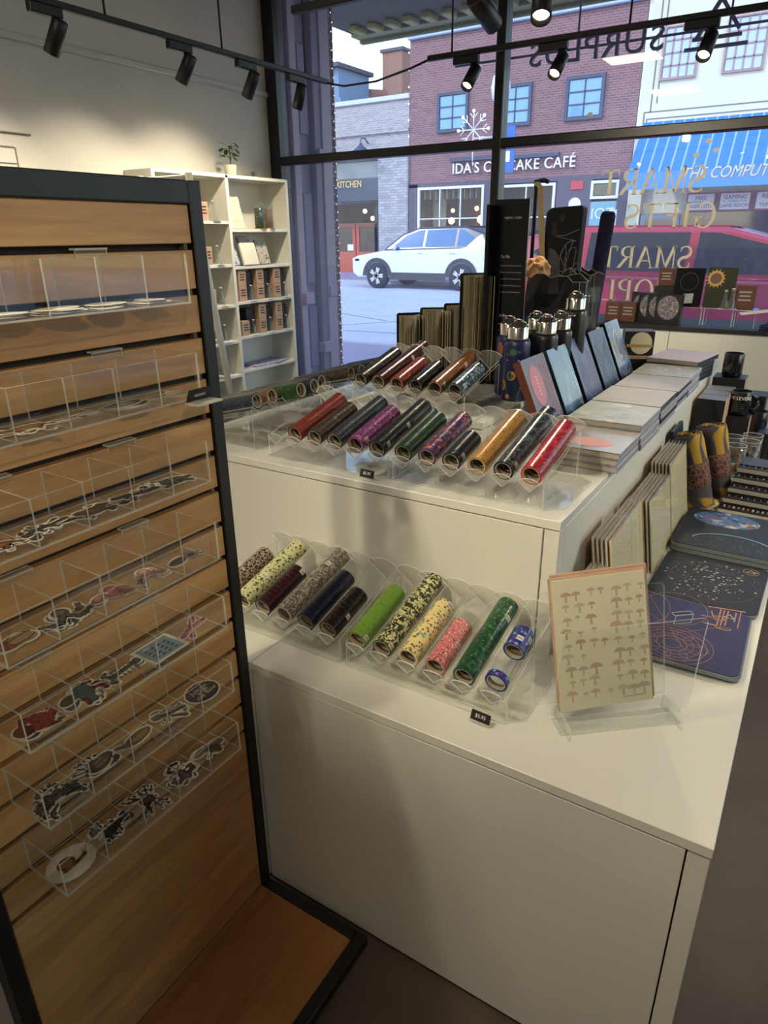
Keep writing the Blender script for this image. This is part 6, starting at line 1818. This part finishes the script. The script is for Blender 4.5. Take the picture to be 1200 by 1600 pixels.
# ------------------------------------------------------------------ rolled towels
TWL = pattern('mustard_towel', '#4a4647', ['#b08a30'], 'swirl', 10, .36, .9, False, coat=0)
BANDM = pattern('brown_band', '#54392e', ['#2a1e1a', '#7d5340'], 'lines', 45, .35, .8, False, coat=0)
def towel(loc, h, r, lean, label):
    t = thing('rolled_towel', label, 'towel', loc, (R(lean[0]), R(lean[1]), R(20)))
    MB().lathe([(r * .9, 0), (r, .01), (r * 1.02, h * .4), (r * .98, h * .9), (r * .9, h), (r * .78, h + .002), (r * .72, h - .008)], 26, 0).build('cloth_roll', TWL, t)
    q = MB()
    for k in range(60):
        a0, a1 = k * .34, (k + 1) * .34
        r0, r1 = r * .82 * (1 - k / 62), r * .82 * (1 - (k + 1) / 62)
        q.add([(r0 * math.cos(a0), r0 * math.sin(a0), h - .012), (r1 * math.cos(a1), r1 * math.sin(a1), h - .012), (r1 * math.cos(a1), r1 * math.sin(a1), h + .003), (r0 * math.cos(a0), r0 * math.sin(a0), h + .003),
               (r0 * .93 * math.cos(a0), r0 * .93 * math.sin(a0), h - .012), (r1 * .93 * math.cos(a1), r1 * .93 * math.sin(a1), h - .012), (r1 * .93 * math.cos(a1), r1 * .93 * math.sin(a1), h + .003), (r0 * .93 * math.cos(a0), r0 * .93 * math.sin(a0), h + .003)],
              [(0, 1, 2, 3), (7, 6, 5, 4), (3, 2, 6, 7)])
    q.build('rolled_edge', TWL, t)
    MB().lathe([(r * 1.02, h * .30), (r * 1.05, h * .31), (r * 1.05, h * .62), (r * 1.0, h * .63)], 26, 0).build('paper_band', BANDM, t)
    q = MB()
    rnd = random.Random(int(h * 1000))
    for k in range(26):
        a = R(-150 + k * 7)
        q.tube([(r * .95 * math.cos(a), r * .95 * math.sin(a), .008), (r * 1.15 * math.cos(a), r * 1.15 * math.sin(a), .004), (r * rnd.uniform(1.25, 1.45) * math.cos(a + .1), r * rnd.uniform(1.25, 1.45) * math.sin(a + .1), .003)], .0018, 4)
    q.build('fringe', mat('cream_fringe', '#c4b489', .9), t)
    return t
towel((-.262, 2.51, ZL + .001), .265, .055, (-4, -15), 'dark grey and mustard rolled towel with a brown band, the nearer one')
towel((-.222, 2.655, ZL + .001), .265, .055, (-4, -11), 'grey and mustard rolled towel behind the nearer towel')
tag(B('black_folder', -.006, .006, -.09, .09, 0, .27, BLKCARD, None, .002, (-.335, 2.56, ZL + .001), (0, R(-9), 0)), 'black slim folder standing between the riser and the towels', 'folder')

# ------------------------------------------------------------------ printed tumblers
TUMP = clear('floral_glass', (.92, .9, .86), haze=.2, hazecol='#b58a52', refl=1.3)
TUMC = clear('tumbler_glass', (.95, .96, .96), haze=.04, refl=1.5)
tum = None
for k, (x, y, lb) in enumerate(((-.195, 2.84, 'amber floral glass tumbler, nearest to the pencil boxes'), (-.155, 2.93, 'amber floral glass tumbler, second from the front'), (-.22, 2.97, 'floral glass tumbler on the towel side, behind the nearest one'), (-.155, 3.03, 'floral glass tumbler at the back next to the small black boxes'))):
    t = thing('drinking_glass', lb, 'glass', (x, y, ZL + .001))
    MB().lathe([(.034, 0), (.036, .004), (.037, .15), (.0355, .15), (.0345, .012), (.001, .010)], 24, 0).build('glass_wall', TUMC, t)
    MB().lathe([(.0372, .1495), (.0374, .1515), (.0353, .1515), (.0351, .1495)], 24, 0, None, True, True).build('rim', ACE, t)  # milky ring imitates the highlight along the rim
    q = MB()
    rnd = random.Random(k)
    for j in range(46):
        a, z = rnd.uniform(0, 6.28), rnd.uniform(.015, .125)
        s_ = rnd.uniform(.005, .012)
        p = [((.0374) * math.cos(a + u / .037), .0374 * math.sin(a + u / .037), z + v) for u, v in ell(0, 0, s_, s_ * rnd.uniform(.5, 1), rnd.uniform(0, 3), 8)]
        q.add(p, [list(range(8))], j % 3)
    q.build('floral_print', [mat('amber_petal', '#c0862f', .5), mat('olive_petal', '#4d4c30', .5), mat('brown_petal', '#6d4326', .5)], t)

# ------------------------------------------------------------------ boxes and mugs beside the riser
def carton(loc, w, d, h, rz, front, side, top, label, emb=True):
    t = thing('gift_box', label, 'box', loc, (0, 0, rz))
    MB().box(-w / 2, w / 2, -d / 2, d / 2, 0, h, [front, top, front, front, side, side] if isinstance(front, int) else 0, None).build('carton', [BLKCARD, KRAFT, mat('lit_grey_top', '#8d8f98', .35)], t)  # grey top face stands in for light falling on the box
    if emb:
        q = MB()
        for p in ring2(0, h * .5, w * .32, h * .3, .0016):
            q.prism(p, 0, .0005, 0, 0, frame((0, -d / 2 - .0001, 0), (1, 0, 0), (0, 0, 1)))
        q.build('embossed_line', mat('embossed', '#2c2c32', .3), t)
    return t
for k, (y, lb) in enumerate(((3.03, 'black and kraft gift box at the front of the row beside the riser'), (3.135, 'kraft-sided gift box in the middle of the row beside the riser'), (3.24, 'kraft-sided gift box at the back of the row beside the riser'))):
    carton((-.325, y, ZL + .001), .105, .10, .285, 0, 0, 1, 2, lb, k == 0)
MUGB = mat('black_glaze', '#14151b', .2, coat=.5)
def mug(loc, label, rz, lettering=None, r=.041, h=.098):
    t = thing('mug', label, 'mug', loc, (0, 0, rz))
    MB().lathe([(r * .86, 0), (r, .008), (r, h - .002), (r * .98, h), (r * .92, h), (r * .9, .01), (.001, .008)], 28, 0).build('body', MUGB, t)
    MB().tube([(r * .98, 0, h * .82), (r * 1.5, 0, h * .78), (r * 1.68, 0, h * .5), (r * 1.45, 0, h * .24), (r * .98, 0, h * .2)], .0058, 8).build('handle', MUGB, t)
    MB().lathe([(r * .985, h - .0005), (r * .99, h + .0008), (r * .92, h + .0008), (r * .915, h - .0005)], 28, 0, None, True, True).build('rim', mat('grey_rim_glaze', '#4a4a4e', .25), t)  # rim ring greyer than the black body
    if lettering:
        for i, ch_ in enumerate(lettering):
            a = R(-152) + i * .27
            text('lettering', ch_, .02, WPRINT, t, frame(((r + .0006) * math.cos(a), (r + .0006) * math.sin(a), h * .74), (-math.sin(a), math.cos(a), 0), (0, 0, 1)), extrude=.0002)
        q = MB()
        for j in range(4):
            for i in range(7):
                a = R(-140) + i * .2
                q.add([((r + .0005) * math.cos(a), (r + .0005) * math.sin(a), h * (.5 - .1 * j)), ((r + .0005) * math.cos(a + .14), (r + .0005) * math.sin(a + .14), h * (.5 - .1 * j)), ((r + .0005) * math.cos(a + .14), (r + .0005) * math.sin(a + .14), h * (.52 - .1 * j)), ((r + .0005) * math.cos(a), (r + .0005) * math.sin(a), h * (.52 - .1 * j))], [(0, 1, 2, 3)])
        q.build('small_print', mat('dim_print', '#5d5d62', .6), t)
    return t
carton((-.305, 3.36, ZL + .001), .13, .12, .318, 0, 0, 1, 0, 'black gift box carrying the upper black mug', False)
mug((-.305, 3.36, ZL + .3205), 'black mug with its handle towards the aisle, on the tallest box', R(-75))
carton((-.235, 3.17, ZL + .001), .10, .12, .195, 0, 0, 1, 0, 'black gift box under the lettered black mug')
mug((-.235, 3.17, ZL + .1975), 'black mug with white word starting PERSEVER standing on a black box', R(0), 'PERSEVERE')
tag(B('card_box', -.05, .05, -.06, .06, 0, .25, BLKCARD, None, .002, (-.20, 3.38, ZL + .001)), 'black card box behind the lettered mug', 'box')
mug((-.165, 3.24, ZL + .106), 'dark mug half hidden behind the lettered mug', R(140))
tag(B('card_box', -.045, .045, -.05, .05, 0, .104, BLKCARD, None, .002, (-.165, 3.25, ZL + .001)), 'low black card box under the half hidden mug', 'box')
for k, (x, y, w, h, lb) in enumerate(((-.125, 3.19, .05, .13, 'slim black box at the left of the small boxes by the tumblers'), (-.06, 3.2, .085, .125, 'black box with fine gold outline beside the slim black box'), (.0, 3.33, .07, .13, 'black box with bluish top behind the outlined box'))):
    t = thing('gift_box', lb, 'box', (x, y, ZL + .001))
    B('carton', -w / 2, w / 2, -.05, .05, 0, h, BLKCARD, t, .002)
    q = MB()
    for p in [lseg((-w * .35, h * .2), (-w * .35, h * .8), .0012), lseg((w * .35, h * .2), (w * .35, h * .8), .0012), lseg((-w * .35, h * .8), (w * .35, h * .8), .0012), lseg((-w * .35, h * .2), (w * .35, h * .2), .0012)] + ring2(-w * .1, h * .5, w * .2, h * .22, .001):
        q.prism(p, 0, .0004, 0, 0, frame((0, -.0502, 0), (1, 0, 0), (0, 0, 1)))
    q.build('outline_print', mat('copper_line', '#5f4a38', .5), t)
    B('lid', -w / 2 - .0008, w / 2 + .0008, -.0508, .0508, h, h + .003, mat('blue_black_lid', '#2b3350', .3), t)

# ------------------------------------------------------------------ fanned pencil trays
for k in range(5):
    t = thing('pencil_box', ['lowest front pencil tray with coloured tips showing', 'second black pencil tray of the fanned pile', 'third black pencil tray of the fanned pile', 'fourth black pencil tray of the fanned pile', 'rearmost black pencil tray of the fanned pile'][k], 'pencil box', (-.095 + .006 * k, 2.47 + .048 * k, ZL + .001 + .0242 * k), (0, 0, R(-3)))
    B('tray', -.095, .105, 0, .14, .0, .019, BLKCARD, t, .002)
    B('card_edge', -.095, .105, -.0012, -.0002, .003, .017, mat('grey_card_edge', '#c4c1b8', .7), t)
    pc = ['#c44', '#e0a050', '#d8d070', '#5a9a60', '#4a6ab0', '#8a5aa0', '#c9c9c9', '#b0754a']
    q = MB()
    for j in range(12 if k == 0 else 9):
        x = -.08 + j * (.015 if k == 0 else .02)
        q.cyl((x, .018, .021), (x, .03, .021), .003 if k == 0 else .0018, .004 if k == 0 else .002, 6, j % 4)
    q.build('pencil_tips', [mat('tip_a', '#b9b0a2', .5), mat('tip_b', '#b86a5a' if k == 0 else '#8f8a82', .5), mat('tip_c', '#d0c8b8', .5), mat('tip_d', '#7aa07a' if k == 0 else '#9a958c', .5)], t)
    B('lid_band', -.095, .105, .034, .14, .0191, .0235, mat('tray_lid', '#1b1c22', .35), t, .001)

# ------------------------------------------------------------------ desk mats in three stacks
MATB = mat('mat_edge', '#8f9aa0', .6)
def mat_stack(x0, y0, w, d, n, rz, top, label, prints, th=.0045):
    for k in range(n):
        f = k == n - 1
        t = thing('desk_mat', (['top', 'second', 'third', 'fourth', 'fifth', 'sixth', 'lowest'][n - 1 - k] + ' desk mat of the ') + label, 'desk mat', (x0 + .0012 * ((k * 7) % 3), y0 + .0016 * ((k * 5) % 3), ZL + .0006 + k * (th + .0003)), (0, 0, rz), None if f else 'lower mats of the ' + label)
        MB().prism(rrect(w, d, .022, 5), 0, th * .55, 0).build('rubber_base', MATB, t)
        MB().prism(rrect(w - .003, d - .003, .021, 5, .0015, .0015), th * .56, th, 0).build('printed_top', top if f else mat('mat_black', '#16171d', .5), t)
        if f:
            for nm, mm, polys in prints:
                q = MB()
                for p in polys:
                    q.prism(p, th, th + .0003)
                q.build(nm, mm, t)
COPL = mat('copper_print', '#b98362', .5)
PALEP = mat('pale_star_print', '#c9b8a2', .5)
rnd = random.Random(21)
def logo(cx, cy, s):
    return [lseg((cx - s, cy - s * .6), (cx, cy + s), s * .16), lseg((cx + s, cy - s * .6), (cx, cy + s), s * .16), lseg((cx - s, cy - s * .6), (cx + s, cy - s * .6), s * .16)]
gear = sum([ring2(.10 + .02, .075, .02 + .014 * k, .02 + .013 * k, .0009, n=30) for k in range(6)], []) + [p for k in range(10) for p in ring2(.12 + .055 * math.cos(k * .63), .075 + .05 * math.sin(k * .63), .024, .022, .0007, n=12)]
mach = [lseg((.17, .30), (.255, .315), .004), lseg((.2, .30), (.2, .2), .003), lseg((.208, .30), (.208, .2), .003), lseg((.217, .3), (.217, .22), .003), lseg((.17, .21), (.23, .21), .005), lseg((.16, .245), (.2, .25), .0025), lseg((.18, .28), (.19, .24), .003), lseg((.235, .3), (.235, .25), .003), lseg((.245, .31), (.245, .22), .002)] \
    + ring2(.2, .25, .014, .012, .003) + ring2(.215, .205, .018, .008, .003) + ring2(.10, .25, .075, .085, .0008) + ring2(.03, .22, .06, .09, .0008) + [lseg((.01, .02), (.2, .2), .0008), lseg((.02, .3), (.16, .04), .0008)]
mat_stack(-.277, 1.425, .27, .305, 4, R(1), mat('violet_mat', '#2a2a55', .55, var=.2, vscale=12), 'violet desk mat stack with copper gears', [('gear_print', COPL, gear), ('machine_print', COPL, mach), ('emblem_print', PALEP, logo(.222, .27, .012))])
stars = []
for k in range(170):
    t_ = rnd.random(); x, y = rnd.gauss(.14, .055), rnd.gauss(.165, .07)
    if .012 < x < .26 and .012 < y < .29:
        s_ = rnd.choice((.0008, .0012, .0012, .0022, .003))
        stars.append(ell(x, y, s_ * 1.3, s_, 0, 6))
mat_stack(-.277, 1.745, .275, .30, 3, R(-1), mat('black_mat', '#1b1b22', .5), 'black desk mat stack with copper stars', [('orbit_print', mat('dim_orbit', '#5a5657', .5), ring2(.12, .19, .1, .07, .0008, n=40) + ring2(.17, .13, .09, .09, .0008, n=40) + ring2(.15, .15, .115, .12, .0008, n=40)), ('star_print', PALEP, stars), ('emblem_print', PALEP, logo(.23, .262, .011) + ring2(.23, .262, .02, .02, .001))])
earth = pattern('earth_print', '#3a6a9c', ['#b9b4ac', '#8a5a48', '#1c2c50'], 'flecks', 22, .32, .5, False, coat=0)
arcp = ring2(.165, .065, .115, .075, .004, 20, 175, 30)
stars2 = [ell(rnd.uniform(.04, .25), rnd.uniform(.02, .12), .0012, .001, 0, 6) for k in range(40)]
mat_stack(-.272, 2.065, .285, .335, 7, R(0), mat('blueblack_mat', '#1d222c', .5), 'black desk mat stack with the Earth print', [('earth_print', earth, [ell(.125, .262, .098, .066, 0, 30)]), ('rim_glow_print', mat('ice_print', '#7fb0cc', .5), arcp), ('star_print', PALEP, stars2)])

# ------------------------------------------------------------------ mushroom print on a clear easel
P0 = Vector((-.292, 1.108, ZL + .032)); P1 = Vector((-.131, 1.242, ZL + .032))
ux = (P1 - P0); W_ = ux.length; ux.normalize()
nb = Vector((-ux.y, ux.x, 0))       # away from the camera
lean = R(17)
uy = Vector((0, 0, 1)) * math.cos(lean) + nb * math.sin(lean)
_t = R(3.2)
px_ = ux * math.cos(_t) + uy * math.sin(_t); py_ = uy * math.cos(_t) - ux * math.sin(_t)
MPf = frame(P0, px_, py_)             # local Z looks at the camera
mp_ = thing('art_print', 'cream mushroom art print on kraft board standing in a clear easel', 'print', P0, MPf.to_euler())
H_ = .268
W_ -= .012
B('kraft_board', .004, W_ + .006, 0, H_ + .006, -.020, -.012, KRAFT, mp_, .001)
B('kraft_board', -.003, W_ - .001, 0, H_ + .001, -.0115, -.004, KRAFT, mp_, .001)
B('print_sheet', 0, W_ - .006, .001, H_ - .003, -.0035, .0, mat('aged_paper', '#e9e0c4', .6, var=.05, vscale=18), mp_)
B('film_cover', -.001, W_ - .005, .0, H_ - .002, .0006, .0012, SLEEVE, mp_)
MC = [mat('mush_' + c.strip('#'), c, .7) for c in ('#c9bd9e', '#cdaa8e', '#c49a80', '#b5b1a0', '#bdb898', '#b8a78f')]
qs = [MB() for _ in MC]
for j in range(9):
    for i in range(7):
        if 2 <= i <= 3 and rnd.random() < .45:
            continue
        cx, cy = .026 + i * .0255 + rnd.uniform(-.004, .004), .03 + j * .0255 + rnd.uniform(-.003, .003)
        s_ = rnd.uniform(.006, .014)
        cidx = rnd.randrange(6)
        cap = [(cx + s_ * math.cos(R(a)), cy + s_ * .75 * math.sin(R(a))) for a in range(0, 181, 20)]
        qs[cidx].prism(cap, .0001, .0004)
        qs[(cidx + 3) % 6].prism([(cx - s_ * .16, cy), (cx + s_ * .16, cy), (cx + s_ * .22, cy - s_ * 1.1), (cx - s_ * .2, cy - s_ * 1.1)], .0001, .0004)
qs[3].prism([(.13, .012), (.18, .012), (.18, .0145), (.13, .0145)], .0001, .0004)
for q, m in zip(qs, MC):
    q.build('mushroom_print', m, mp_)
W_ += .012
ez = thing('acrylic_easel', 'clear acrylic tilted easel holding the mushroom print on the lower tier', 'easel', (P0.x, P0.y, ZL + .0005), (0, 0, math.atan2(ux.y, ux.x)))
ACT = clear('acrylic_thick', (.975, .985, .98), refl=1.1)
up_ = Vector((0, math.sin(lean), math.cos(lean)))
MB().plate([(-.043, 0), (W_ + .024, 0), (W_ + .026, .222), (W_ + .02, .23), (-.036, .226), (-.042, .22)], (0, .032, .0315), (1, 0, 0), up_, .003).build('back_plate', [ACT, ACE], ez)
MB().plate([(-.032, .02), (-.018, .0), (W_ + .025, .0), (W_ + .04, .015), (W_ + .07, .185), (W_ + .062, .193), (-.006, .187), (-.012, .18)], (0, -.03, .0315), (1, 0, 0), (0, math.sin(R(10)), math.cos(R(10))), .003).build('front_plate', [ACT, ACE], ez)
MB().plate([(-.01, 0), (W_ + .03, 0), (W_ + .03, .05), (-.01, .05)], (0, -.03, .0015), (1, 0, 0), (0, 1, 0), .003).build('base_plate', [ACT, ACE], ez)
for x in (.0, W_ + .02):
    MB().plate([(-.05, .0), (.03, 0), (.026, .028), (-.028, .026), (-.05, .022)], (x, 0, .002), (0, 1, 0), (0, 0, 1), .004).build('support_foot', [ACT, ACE], ez)
B('rest_bar', -.01, W_ + .03, -.026, .026, .024, .0275, ACT, ez)
tc_ = thing('ticket_holder', 'small clear clip fixed to the top edge of the easel front', 'clip', P0 + ux * .205 + Vector((0, 0, .186)) + nb * -.002, (0, 0, math.atan2(ux.y, ux.x)))
MB().plate([(0, 0), (.035, 0), (.038, .018), (.003, .018)], (0, 0, 0), (1, 0, 0), (0, 0, 1), .002).plate([(0, 0), (.038, 0), (.038, .012), (0, .012)], (0, 0, .018), (1, 0, 0), (0, 1, 0), .002).build('clip', [ACT, ACE], tc_)

# ------------------------------------------------------------------ window ledge and what stands on it
lg = thing('window_ledge', 'long white cabinet with dark top below the shop window', 'cabinet', (-1.75, 4.30, 0))
B('top', -.0, 4.8, -.012, .5, 1.075, 1.097, mat('ledge_top', '#1b1a24', .65), lg, .002)
for a, b in ((0, .996), (1.0, 2.2), (2.204, 3.4), (3.404, 4.8)):
    B('front_panel', a, b, 0, .018, .08, 1.073, WHITE, lg, .001)
B('end_panel', 0, .018, .019, .5, .0, 1.073, WHITE, lg)
B('plinth', .02, 4.78, .03, .05, 0, .08, BLACKM, lg)
LZ = 1.0973
for k, (x, lb) in enumerate(((-1.115, 'brown kraft box on the window ledge nearest the bag'), (-1.025, 'brown kraft box on the window ledge left of the globe cards'))):
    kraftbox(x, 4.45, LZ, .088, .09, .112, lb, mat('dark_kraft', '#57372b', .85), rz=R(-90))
GLB = pattern('globe_print', '#6a7482', ['#a89a92', '#2c3850', '#8a5a50'], 'flecks', 60, .33, .4, coat=0)
for k, (x, y) in enumerate(((-.955, 4.47), (-.905, 4.435), (-.845, 4.40), (-.79, 4.365))):
    t = thing('globe_card_box', ['leftmost black box with the globe print on the window ledge', 'second black box with the globe print on the window ledge', 'third black box with the globe print on the window ledge', 'front black box with the whole globe print on the window ledge'][k], 'box', (x, y, LZ), (0, 0, R(-8)))
    B('carton', -.075, .075, 0, .03, 0, .17, BLKCARD, t, .002)
    MB().prism(ell(.0, .095, .062, .068, 0, 26), 0, .0006, 0, 0, frame((0, -.0002, 0), (1, 0, 0), (0, 0, 1))).build('globe_print', GLB, t)
t = thing('riser_block', 'black block carrying the single brown box on the ledge', 'block', (-.85, 4.56, LZ))
B('block', -.06, .06, -.05, .05, 0, .205, BLKCARD, t, .002)
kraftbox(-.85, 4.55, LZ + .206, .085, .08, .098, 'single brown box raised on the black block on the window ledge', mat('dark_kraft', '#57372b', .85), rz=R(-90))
def clear_riser(loc, w, d, h, label):
    t = thing('acrylic_riser', label, 'riser', loc)
    MB().plate([(-w / 2, -d / 2), (w / 2, -d / 2), (w / 2, d / 2), (-w / 2, d / 2)], (0, 0, h), (1, 0, 0), (0, 1, 0), .005).build('top_plate', [ACT, ACE], t)
    for x in (-w / 2 + .003, w / 2 - .003):
        MB().plate([(-d / 2, 0), (d / 2, 0), (d / 2, h - .003), (-d / 2, h - .003)], (x, 0, 0), (0, 1, 0), (0, 0, 1), .005).build('side_plate', [ACT, ACE], t)
clear_riser((-.70, 4.50, LZ), .17, .12, .095, 'clear acrylic riser under the dark notebook on the ledge')
clear_riser((-.52, 4.50, LZ), .17, .13, .095, 'clear acrylic riser under the sunflower-coloured book')
clear_riser((-.39, 4.46, LZ), .12, .13, .095, 'clear acrylic riser under the brown box at the ledge end')
def standbook(x, y, z, w, h, cover, label, prints):
    M = Matrix.Translation((x, y, z)) @ Matrix.Rotation(R(-10), 4, 'X')
    t = thing('display_book', label, 'book', M.to_translation(), M.to_euler())
    B('cover_board', -w / 2, w / 2, 0, .002, 0, h, cover, t, .0008)
    B('page_block', -w / 2 + .003, w / 2 - .003, .0022, .014, .003, h - .003, EDGE, t)
    B('cover_board', -w / 2, w / 2, .0142, .016, 0, h, cover, t, .0008)
    for nm, mm, polys in prints:
        q = MB()
        for p in polys:
            q.prism(p, 0, .0005, 0, 0, frame((0, -.0001, 0), (1, 0, 0), (0, 0, 1)))
        q.build(nm, mm, t)
LB = mat('black_clothbound', '#0d0d11', .8, spec=.15)
standbook(-.715, 4.46, LZ + .0975, .155, .215, LB, 'black notebook standing upright on the clear riser', [('label_print', mat('price_label', '#8d8f94', .6), [[(-.02, .015), (.035, .02), (.035, .075), (-.02, .07)]]), ('ring_print', mat('faint_ring', '#26282c', .5), ring2(0, .14, .05, .05, .002))])
petals = [[(.05 * math.cos(R(a - 9)) * .7, .05 * math.sin(R(a - 9)) * .7), (.055 * math.cos(R(a)), .055 * math.sin(R(a))), (.05 * math.cos(R(a + 9)) * .7, .05 * math.sin(R(a + 9)) * .7)] for a in range(0, 360, 24)]
petals = [[(x - .03, y + .16) for x, y in p] for p in petals] + ring2(-.03, .16, .042, .042, .012)
standbook(-.545, 4.46, LZ + .0975, .155, .22, mat('olive_cover', '#33362c', .8, spec=.15), 'olive book with a golden sun print standing on the clear riser', [('sun_print', mat('sun_gold', '#b08a3c', .5), petals), ('sun_disc', mat('sun_brown', '#4a2f22', .5), [ell(-.03, .16, .03, .03)])])
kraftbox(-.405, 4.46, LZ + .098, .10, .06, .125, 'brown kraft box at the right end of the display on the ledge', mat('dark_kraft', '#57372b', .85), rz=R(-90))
flask(-.50, 4.40, LZ + .0985, .10, 'small glass flask on the clear riser, left of the pair', 'glass flasks on the ledge riser')
flask(-.465, 4.41, LZ + .0985, .11, 'small glass flask on the clear riser, right of the pair', 'glass flasks on the ledge riser')
tag(B('white_card', -.09, .09, -.045, .045, 0, .004, WPAPER, None, .001, (-.32, 4.38, LZ + .09), (R(2), R(-8), R(10))), 'white card lying against the brown box on the ledge', 'card')
for k, (x, y) in enumerate(((-.20, 4.42), (-.17, 4.40), (-.02, 4.45))):
    book('notebook', ['lower black notebook lying at the right end of the ledge', 'upper black notebook lying at the right end of the ledge', 'black notebook lying beyond the pair on the ledge'][k], 'notebook', Matrix.Translation((x - .1, y - .09, LZ + .0005 + (.0165 if k == 1 else 0))), .2, .16, .016, LB, edge=mat('violet_edge_pages', '#3a3458', .6))
